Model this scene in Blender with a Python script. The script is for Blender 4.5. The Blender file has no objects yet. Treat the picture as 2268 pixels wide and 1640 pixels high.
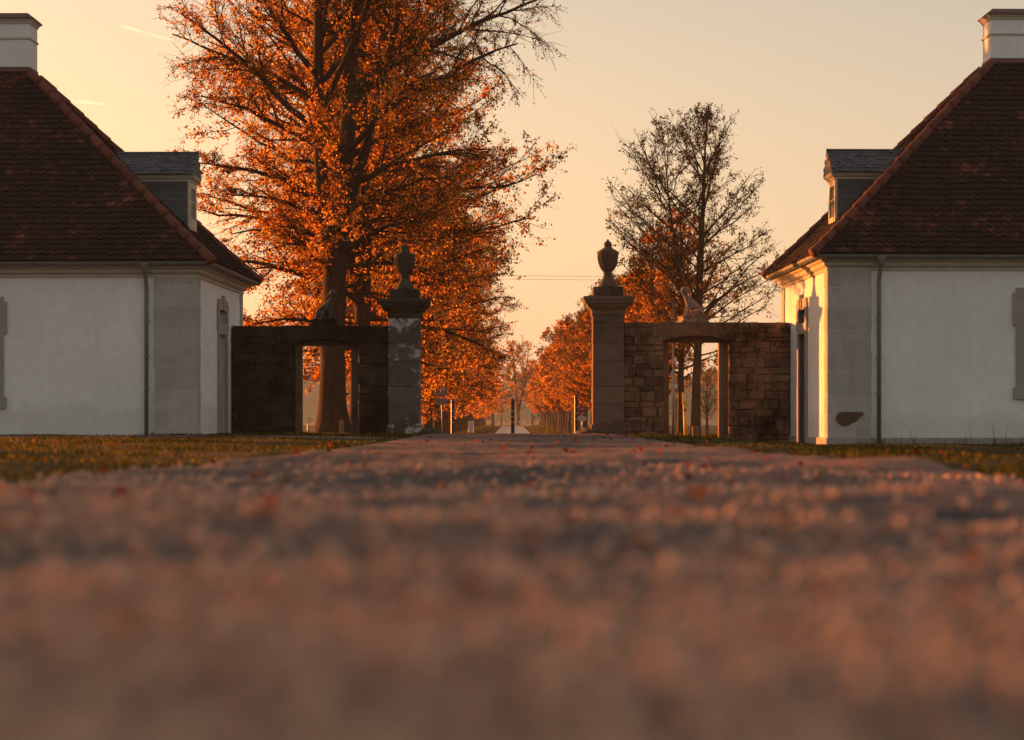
import bpy, bmesh, math, random
import numpy as np
from mathutils import Vector
R = math.radians
rnd = random.Random(7)
scene = bpy.context.scene
OX, OY = 9.2, 4.4
COL = scene.collection
EYE, FPX, CX, CY = 0.43, 4500.0, 1134.0, 925.0
SUN_AZ, SUN_EL = -52.0, 4.3          # degrees: left of the view axis, above the horizon
S_ = lambda a, b, x: (lambda t: t * t * (3 - 2 * t))(np.clip((np.asarray(x, float) - a) / (b - a), 0, 1))

# ------------------------------------------------------------------ materials
def nmat(name):
    m = bpy.data.materials.new(name); m.use_nodes = True
    nt = m.node_tree
    return m, nt, nt.nodes['Principled BSDF'], nt.nodes['Material Output']
def N(nt, t, props=None, **ins):
    n = nt.nodes.new(t)
    for k, v in (props or {}).items(): setattr(n, k, v)
    for k, v in ins.items():
        k = k.replace('_', ' ')
        s = n.inputs[k]
        if hasattr(v, 'is_output'): nt.links.new(v, s)
        else: s.default_value = v
    return n
def noise(nt, vec, scale, detail=5, rough=.6, dist=0.):
    return N(nt, 'ShaderNodeTexNoise', Vector=vec, Scale=scale, Detail=detail, Roughness=rough, Distortion=dist).outputs['Fac']
def ramp(nt, fac, stops, interp='LINEAR'):
    n = N(nt, 'ShaderNodeValToRGB', Fac=fac); cr = n.color_ramp; cr.interpolation = interp
    while len(cr.elements) < len(stops): cr.elements.new(.5)
    for e, (p, c) in zip(cr.elements, stops):
        e.position = p; e.color = (c[0], c[1], c[2], 1) if hasattr(c, '__len__') else (c, c, c, 1)
    return n.outputs['Color']
def mixc(nt, fac, a, b, mode='MIX'):
    n = nt.nodes.new('ShaderNodeMix'); n.data_type = 'RGBA'; n.blend_type = mode
    for s, v in ((n.inputs[0], fac), (n.inputs[6], a), (n.inputs[7], b)):
        if hasattr(v, 'is_output'): nt.links.new(v, s)
        elif not hasattr(v, '__len__'): s.default_value = v
        else: s.default_value = (v[0], v[1], v[2], 1)
    return n.outputs[2]
def objco(nt, out='Object'): return nt.nodes.new('ShaderNodeTexCoord').outputs[out]
def bump(nt, bs, h, strength, dist):
    b = N(nt, 'ShaderNodeBump', Height=h, Strength=strength, Distance=dist)
    nt.links.new(b.outputs[0], bs.inputs['Normal'])
def simple(name, col, rough=.6, metal=0., spec=.5, var=.25, scale=6., bs=.0):
    m, nt, b, o = nmat(name); v = objco(nt)
    f = noise(nt, v, scale)
    c = mixc(nt, f, [x * (1 - var) for x in col], [min(1, x * (1 + var)) for x in col])
    nt.links.new(c, b.inputs['Base Color'])
    b.inputs['Roughness'].default_value = rough; b.inputs['Metallic'].default_value = metal
    b.inputs['Specular IOR Level'].default_value = spec
    if bs: bump(nt, b, noise(nt, v, scale * 6), bs, .02)
    return m
def plaster():
    m, nt, b, o = nmat('white lime plaster'); v = objco(nt)
    big = noise(nt, v, .55, 6, .6); sm = noise(nt, v, 5, 6, .65)
    c = mixc(nt, ramp(nt, big, [(.3, 0.), (.7, 1.)]), (.69, .68, .665), (.82, .82, .815))
    c = mixc(nt, ramp(nt, sm, [(.35, .35), (.6, 0.)]), c, (.60, .585, .56))
    mp = N(nt, 'ShaderNodeMapping', Vector=v, Scale=(2.6, 2.6, .16)); st = noise(nt, mp.outputs[0], 1.6, 6, .7)
    c = mixc(nt, ramp(nt, st, [(.54, 0.), (.74, .22)]), c, (.50, .48, .45))            # rain streaks
    z = N(nt, 'ShaderNodeSeparateXYZ', Vector=v).outputs[2]
    zz = N(nt, 'ShaderNodeMath', {'operation': 'MULTIPLY_ADD'}); nt.links.new(noise(nt, v, 2.2, 7, .7), zz.inputs[0]); zz.inputs[1].default_value = -1.1; nt.links.new(z, zz.inputs[2])
    c = mixc(nt, ramp(nt, zz.outputs[0], [(.0, .32), (.25, 0.)]), c, (.44, .42, .38))    # splash dirt along the foot
    nt.links.new(c, b.inputs['Base Color']); b.inputs['Roughness'].default_value = .9
    b.inputs['Specular IOR Level'].default_value = .2
    bump(nt, b, noise(nt, v, 22, 6, .7), .5, .012)
    return m
def sandstone(name, c0, c1, lichen=(.5, .5, .45), lf=.66, moss=None, mf=.6, sc=3., b_=.9, island=.5, lsc=1.6):
    m, nt, b, o = nmat(name); v = objco(nt)
    f = noise(nt, v, sc, 7, .65)
    ri = nt.nodes.new('ShaderNodeNewGeometry').outputs['Random Per Island']
    fac = N(nt, 'ShaderNodeMath', {'operation': 'MULTIPLY_ADD'}); nt.links.new(ri, fac.inputs[0]); fac.inputs[1].default_value = island
    nt.links.new(f, fac.inputs[2])
    c = mixc(nt, ramp(nt, fac.outputs[0], [(.25, 0.), (.95, 1.)]), c0, c1)
    if moss: c = mixc(nt, ramp(nt, noise(nt, v, sc * .35, 6, .7), [(mf - .12, 0.), (mf + .12, 1.)]), c, moss)
    if lichen: c = mixc(nt, ramp(nt, noise(nt, v, sc * lsc, 8, .72, .3), [(lf, 0.), (lf + .07, 1.)]), c, lichen)
    nt.links.new(c, b.inputs['Base Color']); b.inputs['Roughness'].default_value = .92
    b.inputs['Specular IOR Level'].default_value = .25
    bump(nt, b, noise(nt, v, sc * 7, 8, .7), b_, .03)
    return m
def ashlar():
    m, nt, b, o = nmat('dressed grey sandstone'); v = objco(nt)
    sep = N(nt, 'ShaderNodeSeparateXYZ', Vector=v)
    comb = N(nt, 'ShaderNodeCombineXYZ', X=sep.outputs[0], Y=sep.outputs[2])
    br = N(nt, 'ShaderNodeTexBrick', {'offset': .42, 'squash': 1.0}, Vector=comb.outputs[0], Scale=1.0, Mortar_Size=.009, Mortar_Smooth=.8, Bias=0.,
           Brick_Width=1.15, Row_Height=.475)
    br.inputs['Color1'].default_value = (.36, .345, .325, 1); br.inputs['Color2'].default_value = (.42, .40, .375, 1); br.inputs['Mortar'].default_value = (.54, .52, .49, 1)
    f = noise(nt, v, 4, 7, .65)
    c = mixc(nt, ramp(nt, f, [(.3, .45), (.65, 0.)]), br.outputs['Color'], (.34, .325, .305))
    nt.links.new(c, b.inputs['Base Color']); b.inputs['Roughness'].default_value = .9; b.inputs['Specular IOR Level'].default_value = .2
    bump(nt, b, noise(nt, v, 30, 6, .7), .4, .01)
    return m
def rooftile():
    m, nt, b, o = nmat('weathered red clay tile'); v = objco(nt)
    ri = nt.nodes.new('ShaderNodeNewGeometry').outputs['Random Per Island']
    c = ramp(nt, ri, [(0., (.022, .010, .008)), (.4, (.062, .018, .013)), (.75, (.115, .031, .019)), (1., (.23, .07, .04))])
    f = noise(nt, v, .9, 7, .72); g = noise(nt, v, 4.5, 5, .75)
    s = N(nt, 'ShaderNodeMath', {'operation': 'MULTIPLY_ADD'}); nt.links.new(g, s.inputs[0]); s.inputs[1].default_value = .55; nt.links.new(f, s.inputs[2])
    c = mixc(nt, ramp(nt, s.outputs[0], [(.60, 0.), (.76, .93)]), c, (.010, .008, .006))
    c = mixc(nt, ramp(nt, noise(nt, v, 9, 8, .75), [(.70, 0.), (.75, .6)]), c, (.19, .19, .14))
    nt.links.new(c, b.inputs['Base Color']); b.inputs['Roughness'].default_value = .85; b.inputs['Specular IOR Level'].default_value = .25
    bump(nt, b, noise(nt, v, 40, 4), .35, .01)
    return m
def slate():
    m, nt, b, o = nmat('dark slate'); v = objco(nt)
    ri = nt.nodes.new('ShaderNodeNewGeometry').outputs['Random Per Island']
    c = ramp(nt, ri, [(0., (.028, .032, .038)), (1., (.075, .082, .09))])
    c = mixc(nt, ramp(nt, noise(nt, v, 7), [(.45, 0.), (.8, .6)]), c, (.10, .10, .095))
    nt.links.new(c, b.inputs['Base Color']); b.inputs['Roughness'].default_value = .6
    return m
def leafmat(name, stops, trans=.55, dead=.0):
    m, nt, b, o = nmat(name)
    ri = nt.nodes.new('ShaderNodeNewGeometry').outputs['Random Per Island']
    v = objco(nt)
    s = N(nt, 'ShaderNodeMath', {'operation': 'MULTIPLY_ADD'}); nt.links.new(noise(nt, v, .55, 3), s.inputs[0]); s.inputs[1].default_value = .9
    s2 = N(nt, 'ShaderNodeMath', {'operation': 'MULTIPLY_ADD'}); nt.links.new(ri, s2.inputs[0]); s2.inputs[1].default_value = .75; s2.inputs[2].default_value = -.33
    nt.links.new(s2.outputs[0], s.inputs[2])
    c = ramp(nt, s.outputs[0], stops)
    d = N(nt, 'ShaderNodeBsdfDiffuse', Color=c); t = N(nt, 'ShaderNodeBsdfTranslucent', Color=c)
    mx = N(nt, 'ShaderNodeMixShader'); mx.inputs[0].default_value = trans
    nt.links.new(d.outputs[0], mx.inputs[1]); nt.links.new(t.outputs[0], mx.inputs[2]); nt.links.new(mx.outputs[0], o.inputs['Surface'])
    return m
def barkmat(name, c0, c1):
    m, nt, b, o = nmat(name); v = objco(nt)
    mp = N(nt, 'ShaderNodeMapping', Vector=v, Scale=(5, 5, .9))
    f = noise(nt, mp.outputs[0], 2.2, 7, .7)
    c = mixc(nt, ramp(nt, f, [(.3, 0.), (.7, 1.)]), c0, c1)
    nt.links.new(c, b.inputs['Base Color']); b.inputs['Roughness'].default_value = .95; b.inputs['Specular IOR Level'].default_value = .15
    bump(nt, b, f, .9, .06)
    return m
def gravelmat():
    m, nt, b, o = nmat('gritty old asphalt'); v = objco(nt)
    big = noise(nt, v, .8, 6, .6); mid = noise(nt, v, 7, 6, .7)
    vor = N(nt, 'ShaderNodeTexVoronoi', Vector=v, Scale=55.)
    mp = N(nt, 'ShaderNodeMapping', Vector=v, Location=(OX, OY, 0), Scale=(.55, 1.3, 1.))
    sun_bands = noise(nt, mp.outputs[0], .55, 6, .62, .5); spot = noise(nt, v, 3.1, 6, .7, .4)
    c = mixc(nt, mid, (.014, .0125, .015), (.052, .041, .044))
    s_ = N(nt, 'ShaderNodeMath', {'operation': 'MULTIPLY_ADD'}); nt.links.new(spot, s_.inputs[0]); s_.inputs[1].default_value = .5; nt.links.new(sun_bands, s_.inputs[2])
    c = mixc(nt, ramp(nt, s_.outputs[0], [(.66, 0.), (.80, .95)]), c, (.29, .125, .072))      # orange gravel tone in bands, painting sunlit stretches into the drive
    c = mixc(nt, ramp(nt, noise(nt, v, 1.7, 6, .7, .6), [(.57, 0.), (.68, .8)]), c, (.030, .022, .020))   # dark brown patches
    c = mixc(nt, .3, c, ramp(nt, N(nt, 'ShaderNodeSeparateColor', Color=vor.outputs['Color']).outputs[0], [(0., (.015, .012, .012)), (.6, (.065, .044, .039)), (1., (.25, .15, .105))]))
    nt.links.new(c, b.inputs['Base Color']); b.inputs['Roughness'].default_value = .75
    b.inputs['Specular IOR Level'].default_value = .28
    h = N(nt, 'ShaderNodeMath', {'operation': 'ADD'}); nt.links.new(vor.outputs['Distance'], h.inputs[0]); nt.links.new(mid, h.inputs[1])
    bump(nt, b, h.outputs[0], .75, .012)
    return m
def groundmat():
    m, nt, b, o = nmat('turf and field soil'); v = objco(nt)
    f = noise(nt, v, .35, 7, .65); g = noise(nt, v, 6, 6, .7)
    c = mixc(nt, f, (.028, .030, .009), (.065, .05, .018))
    c = mixc(nt, ramp(nt, g, [(.4, 0.), (.7, .8)]), c, (.085, .055, .025))
    yy = N(nt, 'ShaderNodeMapRange', Value=N(nt, 'ShaderNodeSeparateXYZ', Vector=v).outputs[1], From_Min=478., From_Max=500.).outputs[0]
    c = mixc(nt, yy, c, mixc(nt, noise(nt, v, .02, 4), (.24, .16, .07), (.36, .25, .12)))      # field beyond the bend, paled so its colour stands for sunlit haze
    nt.links.new(c, b.inputs['Base Color']); b.inputs['Roughness'].default_value = .95; b.inputs['Specular IOR Level'].default_value = .1
    bump(nt, b, g, .8, .06)
    return m

MAT = dict(
    quoin=sandstone('grey quoin stone', (.31, .295, .275), (.45, .43, .405), lichen=None, moss=(.30, .28, .25), mf=.6, island=.35, b_=.35, sc=3.5), pointing=simple('pale pointing', (.60, .57, .52), .95, spec=.1, var=.1),
    butt=simple('tile edge of soot and painted shade', (.010, .008, .006), .95, spec=.1), hip=sandstone('red clay hip tile', (.085, .028, .02), (.17, .055, .036), lichen=(.12, .10, .08), lf=.7, moss=(.03, .02, .015), mf=.66, island=.4, b_=.2),  # butt: soot plus painted shade that draws the tile row lines
    plaster=plaster(), ashlar=ashlar(), tile=rooftile(), slate=slate(), gravel=gravelmat(), ground=groundmat(),
    trim=sandstone('painted stone cornice', (.40, .36, .29), (.56, .51, .42), lichen=None, b_=.2, island=.1),
    surround=sandstone('grey stone surround', (.27, .25, .23), (.36, .335, .31), lichen=None, b_=.3, island=.15),
    zinc=simple('weathered zinc', (.16, .18, .17), .5, .35, var=.3), copper=simple('copper flashing', (.12, .055, .04), .6, .2),
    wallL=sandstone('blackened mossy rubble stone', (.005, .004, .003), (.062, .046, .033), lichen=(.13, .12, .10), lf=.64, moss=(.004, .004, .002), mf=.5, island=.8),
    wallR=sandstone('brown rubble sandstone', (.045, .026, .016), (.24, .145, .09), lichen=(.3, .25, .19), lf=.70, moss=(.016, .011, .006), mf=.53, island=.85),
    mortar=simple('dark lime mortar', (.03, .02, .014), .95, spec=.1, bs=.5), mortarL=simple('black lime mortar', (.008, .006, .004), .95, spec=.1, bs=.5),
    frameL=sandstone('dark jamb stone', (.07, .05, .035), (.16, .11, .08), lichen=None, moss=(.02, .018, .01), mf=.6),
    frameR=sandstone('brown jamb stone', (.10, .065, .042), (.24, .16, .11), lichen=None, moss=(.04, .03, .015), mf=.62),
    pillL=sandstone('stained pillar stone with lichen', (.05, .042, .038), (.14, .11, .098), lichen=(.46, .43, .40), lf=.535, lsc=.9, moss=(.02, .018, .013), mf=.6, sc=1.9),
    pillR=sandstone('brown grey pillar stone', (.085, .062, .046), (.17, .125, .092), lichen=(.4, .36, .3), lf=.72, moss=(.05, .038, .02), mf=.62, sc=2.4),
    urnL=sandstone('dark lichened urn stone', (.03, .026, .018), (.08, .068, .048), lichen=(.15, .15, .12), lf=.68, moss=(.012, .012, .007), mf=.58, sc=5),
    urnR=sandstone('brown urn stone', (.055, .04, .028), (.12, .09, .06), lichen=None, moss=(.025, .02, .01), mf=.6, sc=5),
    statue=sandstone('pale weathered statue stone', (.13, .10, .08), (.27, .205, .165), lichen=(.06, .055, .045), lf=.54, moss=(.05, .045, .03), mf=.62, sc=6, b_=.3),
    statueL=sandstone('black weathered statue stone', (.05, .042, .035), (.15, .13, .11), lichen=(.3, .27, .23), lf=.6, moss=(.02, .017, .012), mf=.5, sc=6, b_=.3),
    dark=simple('unlit interior', (.02, .018, .016), .9), glass=simple('window glass', (.02, .022, .025), .08),
    wood=simple('painted timber', (.55, .47, .35), .6), door=simple('dark oak door', (.055, .035, .024), .6, bs=.3), post=simple('grey timber post', (.16, .11, .07), .9, bs=.5),
    black=simple('black painted steel', (.012, .012, .014), .35), steel=simple('galvanised steel', (.30, .31, .31), .45, .5), band=simple('reflective band', (.55, .42, .36), .4),
    grey=simple('grey sign back', (.20, .21, .22), .55, .2), white=simple('white sign face', (.72, .70, .66), .5, var=.06), red=simple('red sign face', (.42, .02, .025), .45, var=.08),
    blue=simple('blue sign face', (.02, .05, .26), .45, var=.08), yellow=simple('yellow marker plastic', (.75, .42, .03), .5, var=.1), ink=simple('black ink', (.02, .02, .02), .6),
    cloth=simple('dark coat cloth', (.02, .02, .024), .9), skin=simple('skin', (.45, .27, .19), .6), hair=simple('dark hair', (.03, .02, .015), .7),
    stain=sandstone('exposed brown stone', (.09, .055, .035), (.15, .095, .06), lichen=None, island=0.), moss=simple('moss', (.035, .04, .012), .95, var=.6, scale=9, bs=.9),
    road=simple('pale worn asphalt', (.11, .10, .10), .38, spec=.5, var=.2, scale=1.5, bs=.1), line=simple('white road paint', (.7, .68, .62), .6, var=.15),
    bark=barkmat('grey brown bark', (.020, .014, .010), (.07, .048, .034)), bark2=barkmat('dark olive bark', (.05, .035, .022), (.14, .095, .056)),
    leafA=leafmat('orange lime leaf', [(.12, (.04, .016, .007)), (.38, (.26, .075, .013)), (.62, (.74, .28, .034)), (.9, (.88, .58, .10))], .66),
    leafD=leafmat('brown dry leaf', [(.1, (.07, .042, .018)), (.6, (.26, .135, .036)), (.95, (.44, .24, .07))], .5),
    leafE=leafmat('rust orange leaf', [(.05, (.09, .032, .01)), (.4, (.46, .155, .025)), (.7, (.74, .32, .045)), (.95, (.85, .54, .09))], .62),
    grass=leafmat('autumn grass blade', [(.05, (.022, .028, .006)), (.6, (.058, .062, .013)), (.97, (.26, .18, .03))], .425),
    weed=leafmat('dry weed', [(.1, (.10, .045, .02)), (.9, (.30, .17, .08))], .4),
    litter=leafmat('fallen leaf', [(.1, (.10, .022, .010)), (.5, (.30, .065, .02)), (.95, (.48, .18, .05))], .3),
    pebble=sandstone('grit pebble', (.015, .012, .012), (.48, .29, .20), lichen=None, sc=20., island=1.1, b_=.1),
    conifer=simple('dark conifer', (.02, .022, .012), .95, var=.5),
)
def contrail_mat():
    m, nt, b, o = nmat('ice crystal trail')
    d0 = N(nt, 'ShaderNodeBsdfDiffuse', Color=(.95, .93, .9, 1)); d1 = N(nt, 'ShaderNodeBsdfTranslucent', Color=(.95, .93, .9, 1)); d = nt.nodes.new('ShaderNodeAddShader')
    nt.links.new(d0.outputs[0], d.inputs[0]); nt.links.new(d1.outputs[0], d.inputs[1]); t = nt.nodes.new('ShaderNodeBsdfTransparent')
    mx = nt.nodes.new('ShaderNodeMixShader')
    f = ramp(nt, noise(nt, objco(nt), .012, 4), [(.3, .0), (.75, .22)])
    nt.links.new(f, mx.inputs[0])
    nt.links.new(t.outputs[0], mx.inputs[1]); nt.links.new(d.outputs[0], mx.inputs[2]); nt.links.new(mx.outputs[0], o.inputs['Surface'])
    return m
MAT['trail'] = contrail_mat()

# ------------------------------------------------------------------ object helpers
def tag(o, label=None, cat=None, group=None, kind=None):
    for k, v in (('label', label), ('category', cat), ('group', group), ('kind', kind)):
        if v: o[k] = v
    return o
def thing(name, label, cat, loc=(0, 0, 0), rz=0., group=None):
    o = bpy.data.objects.new(name, None); COL.objects.link(o); o.empty_display_size = .3
    o.location = loc; o.rotation_euler = (0, 0, rz)
    return tag(o, label, cat, group)
def link(name, me, mat, parent=None, label=None):
    o = bpy.data.objects.new(name, me); COL.objects.link(o)
    if mat and not len(me.materials): me.materials.append(MAT[mat] if isinstance(mat, str) else mat)
    if parent: o.parent = parent
    if label: o['label'] = label
    return o
class MB:
    def __init__(s, xf=None): s.v, s.f, s.xf = [], [], xf
    def add(s, vs, fs):
        o = len(s.v); s.v += [s.xf(*p) for p in vs] if s.xf else [tuple(p) for p in vs]
        s.f += [tuple(i + o for i in f) for f in fs]; return s
    def box(s, x0, x1, y0, y1, z0, z1, j=0.):
        q = lambda: rnd.uniform(-j, j) if j else 0
        vs = [(x + q(), y + q(), z + q()) for z in (z0, z1) for y in (y0, y1) for x in (x0, x1)]
        return s.add(vs, [(0, 2, 3, 1), (4, 5, 7, 6), (0, 1, 5, 4), (2, 6, 7, 3), (0, 4, 6, 2), (1, 3, 7, 5)])
    def prism(s, poly, y0, y1, ax='y'):
        n = len(poly); m = (lambda a, b, d: (a, d, b)) if ax == 'y' else (lambda a, b, d: (d, a, b)) if ax == 'x' else (lambda a, b, d: (a, b, d))
        return s.add([m(a, b, y0) for a, b in poly] + [m(a, b, y1) for a, b in poly],
                     [tuple(range(n)), tuple(range(2 * n - 1, n - 1, -1))] + [(i, n + i, n + (i + 1) % n, (i + 1) % n) for i in range(n)])
    def lathe(s, prof, n=24, c=(0, 0, 0), flute=0., fl=(0, 0)):
        vs, fs = [], []
        for r, z in prof:
            for i in range(n):
                a = 2 * math.pi * i / n; rr = r * (1 - flute * (i % 2)) if fl[0] <= z <= fl[1] else r
                vs.append((c[0] + rr * math.cos(a), c[1] + rr * math.sin(a), c[2] + z))
        for k in range(len(prof) - 1):
            for i in range(n):
                j = (i + 1) % n; fs.append((k * n + i, k * n + j, (k + 1) * n + j, (k + 1) * n + i))
        fs += [tuple(range(n - 1, -1, -1)), tuple((len(prof) - 1) * n + i for i in range(n))]
        return s.add(vs, fs)
    def tube(s, pts, rad, n=8):
        pts = [Vector(p) for p in pts]; vs, fs = [], []
        for k, p in enumerate(pts):
            t = (pts[min(k + 1, len(pts) - 1)] - pts[max(k - 1, 0)]).normalized()
            u = t.cross(Vector((0, 1, 0)) if abs(t.y) < .9 else Vector((1, 0, 0))).normalized(); w = t.cross(u)
            r = rad[k] if hasattr(rad, '__len__') else rad
            for i in range(n):
                a = 2 * math.pi * i / n; vs.append(p + u * (r * math.cos(a)) + w * (r * math.sin(a)))
        for k in range(len(pts) - 1):
            for i in range(n):
                j = (i + 1) % n; fs.append((k * n + i, k * n + j, (k + 1) * n + j, (k + 1) * n + i))
        m = (len(pts) - 1) * n
        fs += [tuple(range(n - 1, -1, -1)), tuple(m + i for i in range(n))]
        return s.add(vs, fs)
    def sweep(s, prof, x0, x1, y0, y1, close=True):
        """a moulding carried round a rectangle: prof = [(outward offset, z)]"""
        vs, fs = [], []
        for o, z in prof: vs += [(x0 - o, y0 - o, z), (x1 + o, y0 - o, z), (x1 + o, y1 + o, z), (x0 - o, y1 + o, z)]
        n = len(prof)
        for k in range(n if close else n - 1):
            for i in range(4):
                j = (i + 1) % 4; q = (k + 1) % n
                fs.append((k * 4 + i, k * 4 + j, q * 4 + j, q * 4 + i))
        return s.add(vs, fs)
    def mesh(s, name, smooth=False, fix=True):
        me = bpy.data.meshes.new(name); me.from_pydata([tuple(p) for p in s.v], [], s.f)
        if fix:
            bm = bmesh.new(); bm.from_mesh(me); bmesh.ops.recalc_face_normals(bm, faces=bm.faces); bm.to_mesh(me); bm.free()
        if smooth: me.polygons.foreach_set('use_smooth', [True] * len(me.polygons))
        return me
    def build(s, name, mat, parent=None, smooth=False, fix=True, label=None): return link(name, s.mesh(name, smooth, fix), mat, parent, label)
def bevel(o, w=.01, seg=2):
    m = o.modifiers.new('b', 'BEVEL'); m.width = w; m.segments = seg; m.limit_method = 'ANGLE'; return o
def npmesh(name, v, quads=None, tris=None, smooth=False):
    me = bpy.data.meshes.new(name); v = np.asarray(v, np.float32)
    idx, tot = [], []
    for a, k in ((quads, 4), (tris, 3)):
        if a is not None and len(a): a = np.asarray(a, np.int32); idx.append(a.ravel()); tot.append(np.full(len(a), k, np.int32))
    idx = np.concatenate(idx); tot = np.concatenate(tot)
    me.vertices.add(len(v)); me.vertices.foreach_set('co', v.ravel())
    me.loops.add(len(idx)); me.loops.foreach_set('vertex_index', idx)
    me.polygons.add(len(tot)); st = np.zeros(len(tot), np.int32); st[1:] = np.cumsum(tot)[:-1]
    me.polygons.foreach_set('loop_start', st); me.polygons.foreach_set('loop_total', tot)
    if smooth: me.polygons.foreach_set('use_smooth', np.ones(len(tot), bool))
    me.update(calc_edges=True); return me

# ------------------------------------------------------------------ terrain
def waves(x, y):
    a = .013 * np.sin(1.9 * y + .5 * x + 1) + .012 * np.sin(1.15 * y - .8 * x + 2.2) + .010 * np.sin(3.3 * y + 1.3 * x) + .006 * np.sin(5.1 * y - 2.7 * x + .6) + .007 * np.sin(2.3 * x + .7 * y)
    return 1.6 * a * S_(1.3, 3.2, y) * (1 - .55 * S_(14, 30, y)) * (1 - S_(48, 60, y))
PY = np.array([-60, -5, 0, 1.5, 3, 4, 6, 8, 10, 12, 16, 20, 26, 30, 45, 51, 55, 60, 72, 85, 98, 110, 125, 142, 180, 460, 520, 600, 700, 900, 1300], float)
PZ = np.array([.3, .27, .255, .235, .20, .18, .15, .13, .118, .108, .075, .05, .03, .02, 0, 0, -.025, -.08, -.34, -.65, -.9, -1.1, -1.3, -1.45, -1.55, -1.55, -1.3, 0, 13, 14, 2], float)
def gz(x, y):
    x = np.asarray(x, float); y = np.asarray(y, float)
    z = np.interp(y, PY, PZ) + waves(x, y)
    k = S_(13, 27, y) * (1 - S_(56, 70, y))
    z = z - .21 * S_(3., 6.5, x) * k
    z = z + .03 * S_(2.6, 4.5, np.abs(x)) * (1 - S_(44, 60, y)) * (1 - .0 * k)
    z = z + .35 * S_(3.2, 5.5, np.abs(x)) * S_(90, 150, y) * (1 - S_(430, 470, y))      # banks beside the far road
    z = z + 6 * S_(60, 300, np.abs(x)) * S_(560, 720, y) * .5
    return z
def sheet(name, xs, ys, fz, mat, kind='structure', fx=None):
    X, Y = np.meshgrid(xs, ys)
    if fx is not None: X = fx(X, Y)
    Z = fz(X, Y)
    v = np.stack([X, Y, Z], -1).reshape(-1, 3); nx, ny = len(xs), len(ys)
    i = (np.arange(ny - 1)[:, None] * nx + np.arange(nx - 1)[None]).ravel()
    o = link(name, npmesh(name, v, np.stack([i, i + 1, i + nx + 1, i + nx], 1), smooth=True), mat)
    o['kind'] = kind; return o
def drive_in(x, y): return S_(-2.35, -2.05, x) * (1 - S_(2.5, 2.85, x)) * (1 - S_(63, 64, y))
def road_in(x, y): return (1 - S_(2.0, 2.6, np.abs(x - .08))) * S_(62, 64, y) * (1 - S_(455, 462, y))
ys = np.concatenate([np.linspace(-60, 0, 12), np.geomspace(.15, 62, 230), np.linspace(63, 470, 130), np.linspace(480, 1300, 60)])
t = np.linspace(-1, 1, 201); xs = np.sinh(t * 6.2) / math.sinh(6.2) * 720
sheet('ground', xs, ys, lambda X, Y: gz(X, Y) - .05 * drive_in(X, Y) - .05 * road_in(X, Y), 'ground')
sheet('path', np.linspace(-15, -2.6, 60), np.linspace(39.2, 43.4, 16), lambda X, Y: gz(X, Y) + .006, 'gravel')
def wob(y): return .10 * np.sin(1.3 * y) + .07 * np.sin(.47 * y + 1) + .05 * np.sin(3.1 * y + 2)
def dx(X, Y):   # worn, wavering edges
    e = np.abs(X) ** 6 / 2.3 ** 6
    return X + .25 + wob(Y + 9 * (X > 0)) * np.clip(e, 0, 1)
dys = np.concatenate([np.linspace(-4, 0, 8), np.geomspace(.12, 64, 620)])
def lump(X, Y, c, seed):
    G = np.random.default_rng(seed).random((256, 256)); u, v = X / c + 100, Y / c + 100
    i, j = np.floor(u).astype(int), np.floor(v).astype(int); a, b = u - i, v - j; a = a * a * (3 - 2 * a); b = b * b * (3 - 2 * b); q = lambda m, n: G[m % 256, n % 256]
    return (q(i, j) * (1 - a) + q(i + 1, j) * a) * (1 - b) + (q(i, j + 1) * (1 - a) + q(i + 1, j + 1) * a) * b - .5
def rough(X, Y): return (.010 * lump(X, Y, .055, 1) + .020 * lump(X, Y, .16, 2) + .030 * lump(X * .7, Y, .45, 3)) * (.15 + .85 * S_(1.6, 3.6, Y)) * (1 - .4 * S_(9, 30, Y)) * (1 - S_(1.8, 2.3, np.abs(X - .25)))
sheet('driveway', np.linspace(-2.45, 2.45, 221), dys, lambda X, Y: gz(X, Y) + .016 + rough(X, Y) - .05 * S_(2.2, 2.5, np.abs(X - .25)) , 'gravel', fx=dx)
bend = lambda y: np.where(y > 430, (y - 430) ** 2 / 260., 0)
rys = np.linspace(63.5, 470, 150)
sheet('road', np.linspace(-2.2, 2.2, 9), rys, lambda X, Y: gz(np.clip(X, -2.2, 2.2), Y) + .02, 'road', fx=lambda X, Y: X + .08 + bend(Y))
for sx in (-1, 1):
    sheet('road_edge_line', np.linspace(sx * 2.0 - .06, sx * 2.0 + .06, 3), rys, lambda X, Y: gz(np.clip(X, -2.2, 2.2), Y) + .026, 'line', fx=lambda X, Y: X + .08 + bend(Y))

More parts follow.
